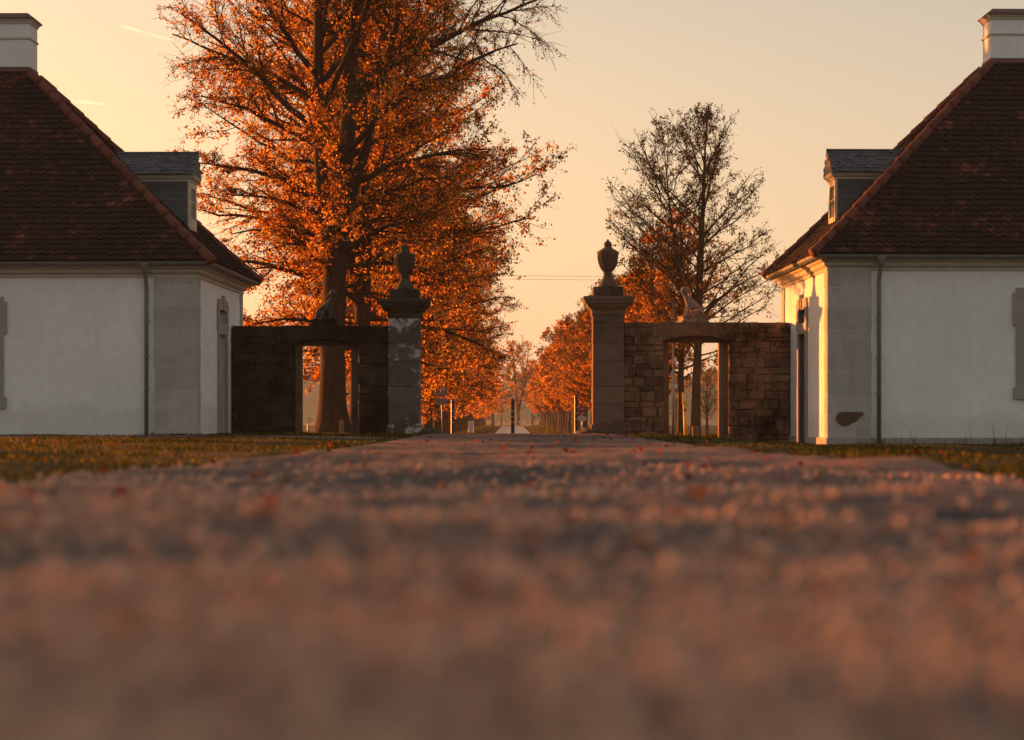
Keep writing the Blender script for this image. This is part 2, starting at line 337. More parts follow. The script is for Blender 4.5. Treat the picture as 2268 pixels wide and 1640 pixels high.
# ------------------------------------------------------------------ lodges
def tiles(mb, P, ua, ub, rows, w, n, lift=.04, eb=None):
    eb = eb or mb
    """scalloped tiles laid in courses on the plane P(u, t), clipped between ua(t) and ub(t)"""
    dt = 1. / rows; nv = Vector(n)
    for k in range(rows):
        t0 = k * dt; t1 = min(1., t0 + 1.55 * dt)
        u = ua(t0) - w * (.5 * (k % 2)) - w
        while u < ub(t0) + w:
            h = w * .485; jl = rnd.uniform(-.006, .007); jt = rnd.uniform(-.012, .012) * dt * 6
            pts = [(-h, t1, .004), (-h, t0 + .42 * dt + jt, lift * .8), (-.62 * h, t0 + .12 * dt + jt, lift), (0, t0 + jt, lift), (.62 * h, t0 + .12 * dt + jt, lift), (h, t0 + .42 * dt + jt, lift * .8), (h, t1, .004)]
            vs, ok = [], ub(t0) - u > .02 and u - ua(t0) > .02
            if ok:
                for a, tt, l in pts:
                    tt = max(0., tt - (dt * .2 if k == 0 else 0))
                    uu = min(max(u + a, ua(tt) if ua(tt) < u else u), ub(tt) if ub(tt) > u else u)
                    vs.append(Vector(P(uu, tt)) + nv * (l + jl * (l > .01) + (.014 * math.sin(1.3 * uu + 5 * tt) + .010 * math.sin(3.1 * uu - 11 * tt)) * math.sin(math.pi * tt)))
                mb.add([tuple(v) for v in vs], [(0, 1, 2, 3, 4, 5, 6)])
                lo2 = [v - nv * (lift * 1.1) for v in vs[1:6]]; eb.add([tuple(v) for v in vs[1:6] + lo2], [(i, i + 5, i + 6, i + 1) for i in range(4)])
            u += w
def lodge(s, X0, Y0, rz, zb, word):
    """s = +1: the lodge right of the drive; u runs away from the drive, v away from the camera"""
    W, L, H, o, ru, D = 10.3, 6.45, 3.62 - zb if s < 0 else 3.74 - zb, .40, 4.62 if s < 0 else 4.46, .35
    ze = H + .32; rise = 4.84
    T = thing('lodge_house', word, 'house', (X0, Y0, zb), rz)
    xf = lambda u, v, z: (s * u, v, z)
    B = lambda: MB(xf)
    # walls, with real openings for the front windows and the side door
    wu0, wu1, wz0, wz1 = (4.69, 5.91, .9 - zb, 2.95 - zb) if s < 0 else (4.52, 5.74, 1.1 - zb, 3.12 - zb)
    dv0, dv1, dz1, tz0, tz1 = 2.92, 3.86, 2.44 - zb, 2.70 - zb, 3.02 - zb
    m = B()
    for a, b, z0, z1 in ((0, wu0, 0, H), (wu1, W, 0, H), (wu0, wu1, 0, wz0), (wu0, wu1, wz1, H)): m.box(a, b, 0, D, z0 - .5 * (z0 == 0), z1 + .2 * (z1 == H))
    for a, b, z0, z1 in ((D, dv0, -.5, H + .2), (dv1, L - D, -.5, H + .2), (dv0, dv1, dz1, tz0), (dv0, dv1, tz1, H + .2)): m.box(0, D, a, b, z0, z1)
    m.box(0, W, L - D, L, -.5, H + .2); m.box(W - D, W, D, L - D, -.5, H + .2)
    m.build('wall', 'plaster', T)
    m = B(); m2_ = B(); z = -.3; k = 0
    while z < H - .05:
        z1 = min(z + rnd.uniform(.44, .52), H + .006); z1 = H + .006 if H - z1 < .12 else z1; pr = rnd.uniform(0, .007); uj = (.38, .62, .97, .5, .97, .3, .7)[k % 7]
        m.box(-.028, uj - .006, -.034 - pr, .02, z + .006, z1 - .006, .0015)
        if uj < .9: m.box(uj + .006, .955 + rnd.uniform(-.01, .01), -.034 - rnd.uniform(0, .007), .02, z + .006, z1 - .006, .0015)
        m.box(-.036, .012, .022, .36 - .05 * (k % 2), z + .006, z1 - .006, .0015); m2_.box(-.034, .012, L - .4 + .05 * (k % 2), L - .02, z + .006, z1 - .006, .0015); z = z1; k += 1
    m.build('corner_stone', 'quoin', T); m2_.build('corner_stone', 'quoin', T)
    B().box(-.026, .95, -.029, .015, -.3, H + .004).build('corner_mortar', 'pointing', T)
    if s > 0:
        B().box(.965, W + .05, -.05, .01, -.4, .195).build('plinth', 'surround', T)
        B().box(-.055, .955, -.06, .01, -.4, .190).box(-.06, .01, .01, dv0 - .3, -.4, .190).build('plinth', 'surround', T); B().box(-.06, .01, dv1 + .3, L, -.4, .190).build('plinth', 'surround', T)
        poly = [(.16, .62), (.17, .70), (.24, .765), (.33, .78), (.47, .775), (.60, .78), (.72, .77), (.80, .745), (.77, .69), (.70, .66), (.66, .60), (.57, .545), (.50, .50), (.42, .455), (.33, .45), (.26, .475), (.20, .54)]
        poly = [(a + (c - a) * k / 6 + rnd.uniform(-.014, .014), b + (d - b) * k / 6 + rnd.uniform(-.014, .014)) for (a, b), (c, d) in zip(poly, poly[1:] + poly[:1]) for k in range(6)]
        m = B(); m.prism(poly, -.046, -.030); m.build('stain', 'stain', T, label='brown patch where the render has fallen off the corner stone')
    m = B().sweep([(-.05, H - .02), (.035, H - .02), (.045, H + .03), (.03, H + .045), (.10, H + .085), (.12, H + .12), (.12, H + .15), (.20, H + .19), (.235, H + .25), (.235, H + .28), (-.05, H + .28)], 0, W, 0, L)
    m.build('cornice', 'trim', T)
    g = [(o - .09 + .085 * math.cos(a), ze - .01 + .085 * math.sin(a)) for a in np.linspace(-math.pi, 0, 9)]
    g += [(o - .09 + .072 * math.cos(a), ze - .005 + .072 * math.sin(a)) for a in np.linspace(0, -math.pi, 9)]
    gut = B().sweep(g, 0, W, 0, L).build('gutter', 'zinc', T)
    for i in range(11): B().tube([(-o + .6 * i + .4, -o + .12, ze + .03), (-o + .6 * i + .4, -o + .02, ze - .06), (-o + .6 * i + .4, -o + .12, ze - .104), (-o + .6 * i + .4, -.2, ze - .06)], .011, 5).build('gutter_bracket', 'zinc', gut)
    for i in range(9): B().tube([(-o + .12, -o + .75 * i + .5, ze + .03), (-o + .0, -o + .75 * i + .5, ze - .02), (-o + .06, -o + .75 * i + .5, ze - .10), (-.2, -o + .75 * i + .5, ze - .06)], .013, 5).build('gutter_bracket', 'zinc', gut)
    pu = 1.12
    p = B().tube([(pu, -o + .09, ze - .06), (pu, -o + .09, ze - .16), (pu, -.10, ze - .52), (pu, -.085, ze - .66), (pu, -.085, -.1)], .046, 12)
    p.lathe([(.05, -.05), (.055, .0), (.11, .12), (.112, .16)], 12, (pu, -o + .09, ze - .2))
    p = p.build('downpipe', 'zinc', T, smooth=True)
    for z in (H * .72, H * .30, H * .5): B().lathe([(.047, -.02), (.058, -.018), (.058, .018), (.047, .02)], 12, (pu, -.085, z)).box(pu - .06, pu + .06, -.06, .0, z - .008, z + .008).build('pipe_clip', 'zinc', p)
    # roof: slab, scalloped tiles, hip tiles
    prof = lambda t: t * .93 if t < .16 else .1488 + (t - .16) * (1 - .1488) / .84
    ev, hv = o, L / 2 + o - .37
    lev = lambda t: (-ev + (ru + ev) * t, W + ev - (ru + ev) * t, -ev + hv * t, L + ev - hv * t, ze + .02 + rise * prof(t))
    m = B()
    for t_ in (0, .16, 1.):
        a, b_, c, d, z = lev(t_); m.add([(a, c, z), (b_, c, z), (b_, d, z), (a, d, z)], [])
    m.add([(-ev + .03, -ev + .03, ze - .04), (W + ev - .03, -ev + .03, ze - .04), (W + ev - .03, L + ev - .03, ze - .04), (-ev + .03, L + ev - .03, ze - .04)], [])
    f = []
    for k in (0, 4):
        for i in range(4): j = (i + 1) % 4; f.append((k + i, k + j, k + 4 + j, k + 4 + i))
    f += [(12, 13, 1, 0), (13, 14, 2, 1), (14, 15, 3, 2), (15, 12, 0, 3), (15, 14, 13, 12)]
    m.f += f
    roof = m.build('roof', 'tile', T, fix=True)
    m = B(); eb = B(); ln = math.hypot(hv, rise); nf = (0, -rise / ln, hv / ln)
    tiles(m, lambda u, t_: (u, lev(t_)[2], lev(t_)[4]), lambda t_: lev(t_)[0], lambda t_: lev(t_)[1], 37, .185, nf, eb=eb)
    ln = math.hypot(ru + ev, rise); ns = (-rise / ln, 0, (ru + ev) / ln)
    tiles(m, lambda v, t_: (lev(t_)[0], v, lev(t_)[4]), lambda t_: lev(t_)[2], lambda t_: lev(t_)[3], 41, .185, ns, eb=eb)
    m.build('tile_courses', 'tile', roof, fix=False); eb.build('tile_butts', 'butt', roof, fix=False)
    for back in (0, 1):
        q = lambda t_: Vector((lev(t_)[0], lev(t_)[2 + back], lev(t_)[4] + .02)); m = B()
        n_ = 17; pts = [q(i / n_ * .985) for i in range(n_ + 1)]
        for i in range(n_):
            d = (pts[i + 1] - pts[i]); m.tube([pts[i] - d * .10, pts[i] + d * .15, pts[i + 1] + d * .02], [.122, .114, .094], 12)
        m.build('hip_tiles', 'hip', roof, smooth=True)
    # chimney
    c0, c1, w0, w1 = ru - .05, ru + 1.64, L / 2 - .38, L / 2 + .38; zt = 10.16 - zb
    ch = B().box(c0, c1, w0, w1, 8.0 - zb, zt - .14)
    ch = ch.build('chimney', 'plaster', T)
    B().sweep([(0, zt - .62), (.028, zt - .61), (.028, zt - .57), (0, zt - .56)], c0, c1, w0, w1).sweep([(-.1, zt - .24), (.02, zt - .24), (.035, zt - .19), (.06, zt - .16), (.085, zt - .13), (-.1, zt - .13)], c0, c1, w0, w1).build('chimney_moulding', 'trim', ch)
    m = B().sweep([(-.3, zt - .128), (.10, zt - .128), (.105, zt - .10), (-.05, zt + .03), (-.3, zt + .03)], c0, c1, w0, w1); m.box(c0 + .25, c1 - .25, w0 + .25, w1 - .25, zt - .12, zt + .028)
    m.build('chimney_cap', 'copper', ch)
    B().sweep([(-.02, ze + rise - .03), (.03, ze + rise - .03), (.018, ze + rise + .10), (-.02, ze + rise + .10)], c0, c1, w0, w1).build('flashing', 'copper', ch)
    # dormer on the slope towards the drive
    f0, v0, v1, zl, ze_, zr = .66, L / 2 - .42, L / 2 + .42, 4.85 - zb, 6.20 - zb, 6.84 - zb
    m = B(); m.box(f0 + .06, 3.2, v0, v1, zl, ze_ - .1)
    dm = m.build('dormer', 'slate', T)
    m = B()
    for i in range(10):     # slate courses on both cheeks
        z = zl + .13 * i; m.add([(f0 + .06, v0 - .018, z), (3.2, v0 - .018, z), (3.2, v0 - .002, z + .15), (f0 + .06, v0 - .002, z + .15)], [(0, 1, 2, 3)])
    m.build('cheek_slates', 'slate', dm, fix=False)
    m = B().box(f0, f0 + .06, v0 - .01, v0 + .13, zl, ze_ - .1).box(f0, f0 + .06, v1 - .13, v1 + .01, zl, ze_ - .1).box(f0 - .02, f0 + .07, v0 + .13, v1 - .13, zl, zl + .36).box(f0, f0 + .06, v0 + .13, v1 - .13, ze_ - .24, ze_ - .1)
    m.box(f0 + .01, f0 + .05, L / 2 - .02, L / 2 + .02, zl + .36, ze_ - .24).box(f0 + .015, f0 + .045, v0 + .13, v1 - .13, zl + .78, zl + .81).build('window_frame', 'wood', dm)
    B().box(f0 + .03, f0 + .055, v0 + .135, v1 - .135, zl + .365, ze_ - .245).build('window_pane', 'glass', dm)
    B().sweep([(-.04, ze_ - .10), (.02, ze_ - .10), (.03, ze_ - .05), (.07, ze_ - .03), (.10, ze_ + .02), (.10, ze_ + .05), (-.04, ze_ + .05)], f0, 3.6, v0, v1).build('dormer_cornice', 'trim', dm)
    ov = .17
    m = B().prism([(v0 - ov, ze_ + .054), (v1 + ov, ze_ + .054), (L / 2, zr - .02)], f0 - .10, 4.0, 'x')
    dr = m.build('dormer_roof', 'slate', dm)
    m = B()
    for sg, va in ((0, v0 - ov), (1, v1 + ov)):
        dv, dz = L / 2 - va, zr - ze_ - .06; ln = math.hypot(dv, dz)
        tiles(m, lambda u, t_: (u, va + dv * t_, ze_ + .06 + dz * t_), lambda t_: f0 - .12, lambda t_: 3.9, 7, .17, (0, -dz / ln if not sg else dz / ln, abs(dv) / ln), .016)
    m.tube([(f0 - .13, L / 2, zr + .0), (3.95, L / 2, zr + .0)], .035, 8)
    m.build('roof_slates', 'slate', dr, fix=False)
    # front window: stone surround with ears, sash and pane
    a, b_ = wu0 - .30, wu1 + .30
    m = B()
    for x0, x1 in ((a, wu0), (wu1, b_)): m.box(x0, x1, -.05, .10, wz0 - .0, wz1)
    m.box(a - .07, a, -.055, .02, wz1 - .62, wz1 + .10).box(b_, b_ + .07, -.055, .02, wz1 - .62, wz1 + .10)
    m.box(a, b_, -.052, .10, wz1, wz1 + .22).box(a - .06, b_ + .06, -.08, .1, wz0 - .26, wz0 - .0)
    m.prism([(wu0 + .45, wz1 - .02), (wu1 - .45, wz1 - .02), (wu1 - .36, wz1 + .30), (wu0 + .36, wz1 + .30)], -.085, .0)
    win = m.build('front_window', 'surround', T)
    m = B()
    for x in (wu0, wu0 + .56, wu1 - .08): m.box(x, x + .09, .16, .22, wz0, wz1)
    for z in (wz0, wz0 + .7, wz0 + 1.4, wz1 - .08): m.box(wu0, wu1, .17, .21, z, z + .05)
    m.build('sash', 'wood', win); B().box(wu0, wu1, .195, .205, wz0, wz1).build('pane', 'glass', win)
    # side door with a transom light in one tall stone surround
    m = B(); a, b_ = dv0 - .20, dv1 + .20; zt_ = 3.28 - zb
    for v0_, v1_ in ((a, dv0), (dv1, b_)): m.box(-.045, .14, v0_, v1_, -.2, tz1)
    m.box(-.046, .14, a, b_, tz1, zt_).box(-.045, .14, dv0, dv1, dz1, tz0)
    m.box(-.05, .02, a - .07, a, zt_ - .75, zt_ - .1).box(-.05, .02, b_, b_ + .07, zt_ - .75, zt_ - .1).box(-.075, .0, L / 2 + .06, L / 2 + .28, tz1 + .02, zt_ + .10)
    dr_ = m.build('door_surround', 'surround', T)
    d = B().box(.17, .23, dv0, dv1, -.05, dz1)
    for z0, z1 in ((.2, .95), (1.1, 2.1)):
        for q0, q1 in ((dv0 + .1, dv0 + .42), (dv0 + .52, dv1 - .1)): d.box(.155, .18, q0, q1, z0, z1)
    d.build('door', 'door', dr_); B().box(.18, .2, dv0, dv1, tz0, tz1).build('transom_pane', 'glass', dr_)
    B().box(.12, .16, dv0, dv1, -.2, .0).build('door_step', 'surround', dr_)
    return T
lodge(-1, -7.145, 46.0, -R(1.54), -.02, 'white rendered lodge left of the gate, its whole side towards the drive in shade')
lodge(1, 7.088, 45.5, R(1.45), -.22, 'white rendered lodge right of the gate, sunlit along its side towards the drive')

# ------------------------------------------------------------------ gate
def stones(mb, x0, x1, z0, z1, y, depth, r, course=(.09, .25), width=(.11, .46)):
    z = z0
    while z < z1 - .02:
        h = min(r.uniform(*course), z1 - z)
        if z1 - z - h < .1: h = z1 - z
        x = x0
        while x < x1 - .01:
            w = min(r.uniform(*width), x1 - x)
            if x1 - x - w < .12: w = x1 - x
            g, p = .004, r.uniform(0, .045); j = lambda: r.uniform(-.02, .02)
            e = .018
            vs = []
            for yy, ins in ((y + depth, 0), (y - p + .02, 0), (y - p, e)):
                for (a, c) in ((0, 0), (1, 0), (1, 1), (0, 1)):
                    vs.append((x + g + (ins if not a else w - 2 * g - ins) + j(), yy + j() * .5, z + g + (ins if not c else h - 2 * g - ins) + j()))
            fs = [(8, 9, 10, 11)]
            for k in (0, 4):
                for i in range(4): q = (i + 1) % 4; fs.append((k + i, k + q, k + 4 + q, k + 4 + i))
            mb.add(vs, fs); x += w
        z += h
def gate_wall(s, xa, xb, o0, o1, zt, word, m1, m2, m3, seed):
    """xa..xb along the wall, o0..o1 the opening in its front face"""
    r = random.Random(seed); yf, yb = 50.72, 51.30
    T = thing('gate_wall', word, 'wall', ((xa + xb) / 2, yf, 0)); cx = (xa + xb) / 2
    xf = lambda x, y, z: (x - cx, y - yf, z)
    fo0, fo1 = o0 + .17, o1 - .21; zs = 2.31 + zt - 2.80; zl = zs + .03
    m = MB(xf)
    for a, b in ((xa, o0), (o1, xb)):
        m.box(a, b, yf + .04, yb, -.6, zt - .05)
    m.box(o0, o1, 51.10, yb - .003, zs + .22, zt - .05)
    core = m.build('wall_core', m3, T)
    m = MB(xf)
    stones(m, xa, o0, -.35, zt, yf, .06, r); stones(m, o1, xb, -.35, zt, yf, .06, r)
    x = xa        # rough capping stones
    while x < xb:
        w = r.uniform(.35, .8)
        if not (o0 - .2 < x + w / 2 < o1 + .2): m.box(x, min(x + w - .01, xb), yf + .03, yb - .02, zt - .052, zt + r.uniform(-.015, .012), .006)
        x += w
    m.build('stone_courses', m1, T, fix=False)
    m = MB(xf); n = 14; poly = [(o0 - .16, zl - .0), (o0, zl)]
    poly += [(o0 + (o1 - o0) * i / n, zl + .13 * math.sin(math.pi * i / n)) for i in range(1, n)]
    poly += [(o1, zl), (o1 + .16, zl), (o1 + .16, zt + .006), (o0 - .16, zt + .006)]
    m.prism(poly, yf - .035, 51.09); bevel(m.build('lintel', m1, T), .02)
    m = MB(xf)
    for a, b in ((o0 - .04, fo0), (fo1, o1 + .04)):
        z = -.3
        for h in (.95, .75, .9, 1.):
            z1 = min(z + h, zs); m.box(a, b, 51.08, 51.32, z, z1 - .004, .004); z = z1
    m.build('door_jamb', m2, T)
    m = MB(xf); m.box(o0 - .04, o1 + .04, 51.085, 51.315, zs, zs + .22); m.build('door_head', m2, T)
    return T
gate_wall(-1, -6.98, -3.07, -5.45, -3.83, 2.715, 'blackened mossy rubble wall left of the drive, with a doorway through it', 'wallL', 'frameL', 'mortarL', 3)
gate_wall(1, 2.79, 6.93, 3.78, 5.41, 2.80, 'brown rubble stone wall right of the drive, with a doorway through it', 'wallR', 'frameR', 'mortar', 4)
def pillar(x, dz, word, mt, seed):
    r = random.Random(seed); T = thing('gate_pillar', word, 'gate pillar', (x, 51.0, 0))
    m = MB(); z = -.4; h = .39
    for k, c in enumerate((.66, .5, .44, .62, .46, .50, .40)):
        z1 = z + c if k < 6 else 2.97 + dz
        w = h + (.04 if k == 0 else r.uniform(-.004, .006)); m.box(-w, w, -w, w, z + .004, z1 - .004, .005); z = z1
    m.box(-h + .02, h - .02, -h + .02, h - .02, -.4, 2.96 + dz)
    bevel(m.build('shaft', mt, T), .014)
    b0 = 2.97 + dz
    m = MB().sweep([(-.1, b0), (.015, b0 + .0), (.03, b0 + .05), (.02, b0 + .07), (.02, b0 + .13), (.10, b0 + .20), (.14, b0 + .25), (.15, b0 + .29), (.20, b0 + .31), (.205, b0 + .36), (.235, b0 + .40), (.24, b0 + .47), (-.1, b0 + .50)], -h, h, -h, h)
    m.box(-h + .09, h - .09, -h + .09, h - .09, b0 + .01, b0 + .505)
    m.build('capital', mt.replace('pill', 'urn') if dz < 0 else mt, T)
    return b0 + .505
def urn(x, z, word, mt, lid):
    T = thing('stone_urn', word, 'urn', (x, 51.0, z))
    bevel(MB().box(-.375, .375, -.375, .375, -.01, .215).build('urn_base', mt, T), .015)
    m = MB().lathe([(.255, .20), (.26, .24), (.24, .27), (.225, .31), (.185, .37), (.14, .44), (.115, .50), (.105, .55), (.12, .565), (.12, .585), (.10, .60)], 28)
    m.build('urn_foot', mt, T, smooth=True)
    m = MB().lathe([(.08, .60), (.12, .61), (.165, .66), (.21, .74), (.245, .85), (.262, .97), (.266, 1.06), (.272, 1.10), (.255, 1.125), (.2, 1.13)], 48, flute=.07, fl=(.63, 1.05))
    m.build('bowl', mt, T, smooth=False)
    if lid: p = [(.235, 1.13), (.20, 1.155), (.14, 1.19), (.10, 1.22), (.085, 1.25), (.10, 1.27), (.105, 1.30), (.085, 1.345), (.05, 1.375), (.03, 1.40), (.012, 1.43)]
    else: p = [(.17, 1.13), (.15, 1.16), (.12, 1.18), (.115, 1.25), (.125, 1.265), (.12, 1.29), (.085, 1.335), (.04, 1.36), (.01, 1.365)]
    MB().lathe(p, 24).build('lid', mt, T, smooth=True)
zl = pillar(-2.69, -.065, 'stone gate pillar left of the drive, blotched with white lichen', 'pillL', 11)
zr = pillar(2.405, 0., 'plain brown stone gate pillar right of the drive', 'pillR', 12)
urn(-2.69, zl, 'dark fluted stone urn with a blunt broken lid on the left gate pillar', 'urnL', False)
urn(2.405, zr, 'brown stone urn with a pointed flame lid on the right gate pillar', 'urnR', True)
def mound(x, y, rx, ry, rz, word, seed):
    r = random.Random(seed); bm = bmesh.new(); bmesh.ops.create_icosphere(bm, subdivisions=4, radius=1)
    ph = [r.uniform(0, 6) for _ in range(4)]
    for v in bm.verts:
        k = 1 + .10 * math.sin(3 * v.co.x + ph[0]) + .08 * math.sin(4 * v.co.y + ph[1]) + .05 * math.sin(9 * v.co.x + 7 * v.co.z + ph[2])
        v.co = (v.co.x * rx * k, v.co.y * ry * k, v.co.z * rz * k)
    me = bpy.data.meshes.new('guard_stone'); bm.to_mesh(me); bm.free(); me.polygons.foreach_set('use_smooth', [True] * len(me.polygons))
    o = link('guard_stone', me, 'moss'); o.location = (x, y, float(gz(x, y)) - .02); tag(o, word, 'guard stone'); return o
mound(-2.12, 50.9, .42, .4, .17, 'low moss covered guard stone at the foot of the left gate pillar', 1)
mound(1.98, 50.9, .40, .4, .23, 'rounded moss covered guard stone at the foot of the right gate pillar', 2)

# ------------------------------------------------------------------ sphinx statues
def skin(name, verts, edges, radii, mat, parent=None, sub=2, root=0):
    me = bpy.data.meshes.new(name); me.from_pydata(verts, edges, [])
    o = bpy.data.objects.new(name, me); COL.objects.link(o)
    m = o.modifiers.new('skin', 'SKIN'); m.use_smooth_shade = True
    for i, (d, r_) in enumerate(zip(me.skin_vertices[0].data, radii)): d.radius = (r_, r_) if not hasattr(r_, '__len__') else r_; d.use_root = i == root
    o.modifiers.new('sub', 'SUBSURF').levels = sub; o.modifiers['sub'].render_levels = sub
    dg = bpy.context.evaluated_depsgraph_get(); dg.update()
    me2 = bpy.data.meshes.new_from_object(o.evaluated_get(dg)); me2.name = name
    bpy.data.objects.remove(o); me2.materials.clear(); me2.polygons.foreach_set('use_smooth', [True] * len(me2.polygons))
    return link(name, me2, mat, parent)
def sphinx(x, z, s, word, mt, turn):
    T = thing('sphinx_statue', word, 'statue', (x, 51.0, z), turn)
    m = MB(); m.sweep([(-.1, -.01), (.02, -.01), (.02, .05), (-.02, .07), (-.03, .14), (-.01, .15), (-.01, .175), (-.1, .176)], -.34, .34, -.24, .24); m.box(-.30, .30, -.2, .2, .0, .174)
    m.build('statue_plinth', mt if s > 0 else 'wallL', T)
    P = [(.22, 0, .30), (.10, 0, .40), (-.04, 0, .50), (-.13, 0, .61), (-.19, 0, .71), (-.23, 0, .79), (-.24, 0, .86)]
    rad = [.115, .115, (.125, .115), .095, .06, .082, .07]
    E = [(i, i + 1) for i in range(6)]
    def chain(frm, pts, rr):
        k = frm
        for p, q in zip(pts, rr): P.append(p); rad.append(q); E.append((k, len(P) - 1)); k = len(P) - 1
    for y in (-.085, .085):
        chain(2, [(-.105, y, .42), (-.14, y, .31), (-.155, y, .215), (-.235, y, .195)], (.058, .042, .034, .036))
        chain(0, [(.17, y * 1.3, .29), (.02, y * 1.75, .33), (.10, y * 1.75, .23), (-.06, y * 1.7, .205)], (.085, .075, .05, .04))
    chain(0, [(.30, .03, .24), (.26, -.14, .205), (.10, -.20, .20)], (.03, .022, .022))
    if s < 0: P = [(-a, b, c) for a, b, c in P]
    skin('body', P, E, rad, mt, T)
    c = -.225 * s
    h = MB(); f = -s
    h.lathe([(.02, -.10), (.088, -.075), (.108, -.01), (.104, .045), (.075, .092), (.02, .11)], 14, (c + s * .03, 0, .82))
    h.lathe([(.03, -.06), (.06, -.04), (.06, .02), (.03, .05)], 10, (c + s * .13, 0, .80))
    h.build('hair', mt, T, smooth=True)
    MB().tube([(c + f * .085, 0, .82), (c + f * .115, 0, .785), (c + f * .085, 0, .775)], [.012, .02, .014], 6).build('nose', mt, T, smooth=True)
    return T
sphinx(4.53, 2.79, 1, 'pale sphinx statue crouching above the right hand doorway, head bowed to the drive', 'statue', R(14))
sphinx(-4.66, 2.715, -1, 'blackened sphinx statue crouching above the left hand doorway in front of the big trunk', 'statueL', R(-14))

# ------------------------------------------------------------------ trees
def npn(a): return a / np.maximum(np.linalg.norm(a, axis=-1, keepdims=True), 1e-9)
def tubes(polys, n):
    """polys: arrays (k, m, 4) of x, y, z, r with equal m -> verts, quads"""
    A = np.asarray(polys); k, m, _ = A.shape
    P, r = A[..., :3], A[..., 3]
    tg = np.empty_like(P); tg[:, 1:-1] = P[:, 2:] - P[:, :-2]; tg[:, 0] = P[:, 1] - P[:, 0]; tg[:, -1] = P[:, -1] - P[:, -2]
    tg = npn(tg); ref = np.where(np.abs(tg[..., 2:3]) < .9, np.array([0, 0, 1.]), np.array([1., 0, 0]))
    u = npn(np.cross(tg, ref)); w = np.cross(tg, u)
    a = np.arange(n) * 2 * np.pi / n
    V = P[:, :, None] + r[:, :, None, None] * (u[:, :, None] * np.cos(a)[:, None] + w[:, :, None] * np.sin(a)[:, None])
    b = (np.arange(k)[:, None, None] * m + np.arange(m - 1)[None, :, None]) * n
    i = np.arange(n)[None, None]; j = (i + 1) % n
    Q = np.stack([b + i, b + j, b + n + j, b + n + i], -1).reshape(-1, 4)
    return V.reshape(-1, 3), Q
def tree_mesh(name, seed, stems, h0, H, env, n1, n2, n3, leaf_n, leaf, el, droop, tw=.006, sub=.5, flare=1.5, r1=.3, bush=1., tips=1., jit=.02):
    g = np.random.default_rng(seed); groups = {}
    def put(pts, r, n): groups.setdefault((len(pts), n), []).append(np.column_stack([pts, r]))
    def curve(p, d, L, m, dr, wig):
        s = np.linspace(0, 1, m); q = p + L * s[:, None] * d
        q[:, 2] += dr * L * s ** 2
        nz = np.cumsum(g.normal(0, 1, (m, 3)), 0); nz -= nz[0]
        return q + nz * wig * L / m
    sp = []
    for st in stems:      # stem: list of x, y, z, r
        st = np.array(st, float); zz = np.linspace(0, 1, 26); k = np.linspace(0, 1, len(st))
        q = np.column_stack([np.interp(zz, k, st[:, c]) for c in range(4)])
        q[:, :2] += np.cumsum(g.normal(0, jit, (26, 2)), 0) * (np.arange(26) > 5)[:, None]
        if st[0, 2] < .1: q[:4, 3] *= np.array([flare, 1 + (flare - 1) * .45, 1 + (flare - 1) * .2, 1 + (flare - 1) * .05])
        put(q[:, :3], q[:, 3], 14); sp.append(q)
    zmin = min(q[0, 2] for q in sp)
    L2 = []; gold = 2.39996
    for i in range(n1):
        f = (i + .5) / n1; z = h0 + (H - h0) * f ** .95 * .97
        c = [q for q in sp if q[0, 2] <= z <= q[-1, 2]] or [max(sp, key=lambda q: q[-1, 2])]
        q = c[g.integers(len(c))]; p = np.array([np.interp(z, q[:, 2], q[:, k]) for k in range(4)])
        az = i * gold + g.normal(0, .35); e = el(f) + g.normal(0, .10)
        d = np.array([math.cos(az) * math.cos(e), math.sin(az) * math.cos(e), math.sin(e)])
        Rr = env(z, az) * g.uniform(.78, 1.06); L = Rr / max(.35, math.cos(e))
        Rt = env(min(H, z + L * math.sin(e) * .8), az); L = min(L, (Rt * .5 + Rr * .5) / max(.35, math.cos(e)), (H * 1.02 - z) / max(.2, math.sin(e)) if e > 0 else 99)
        if L < .3: continue
        pts = curve(p[:3], d, L, 10, droop(f), .10); r0 = min(p[3] * .62, r1 * .02 * L + .012)
        put(pts, np.linspace(r0, r0 * .16 + .004, 10), 7); L2.append((pts, L, r0))
    L3 = []
    for pts, L, r0 in L2:
        for j in range(n2):
            s = g.uniform(.18, 1.) ; k = s * 9; a = int(min(k, 8)); p = pts[a] + (pts[a + 1] - pts[a]) * (k - a)
            tg = npn(pts[a + 1] - pts[a]); d = npn(tg + g.normal(0, .55, 3) + np.array([0, 0, .12]))
            l = L * sub * (1.05 - .62 * s) * g.uniform(.6, 1.15)
            q = curve(p, d, l, 6, droop(.5) * .7 + g.normal(0, .08), .16); r_ = max(r0 * (1 - .8 * s) * .5, .006)
            put(q, np.linspace(r_, .005, 6), 5); L3.append((q, l))
    T_ = []
    for q, l in L3:
        nn = max(2, int(n3 * min(1.6, l / 1.2)))
        for j in range(nn):
            s = g.uniform(.1, 1.); k = s * 5; a = int(min(k, 4)); p = q[a] + (q[a + 1] - q[a]) * (k - a)
            d = npn(npn(q[a + 1] - q[a]) + g.normal(0, .6, 3))
            w = curve(p, d, min(.95, max(.3, l * .42)) * g.uniform(.6, 1.2) * bush, 4, -.12, .22); T_.append(w)
    T_ = np.array(T_)
    for w in T_: put(w, np.linspace(tw, tw * .45, 4), 3)
    vs, qs, off = [], [], 0
    for (m, n), ps in groups.items():
        v, q = tubes(ps, n); vs.append(v); qs.append(q + off); off += len(v)
    tm = npmesh(name + '_wood', np.concatenate(vs), np.concatenate(qs), smooth=True)
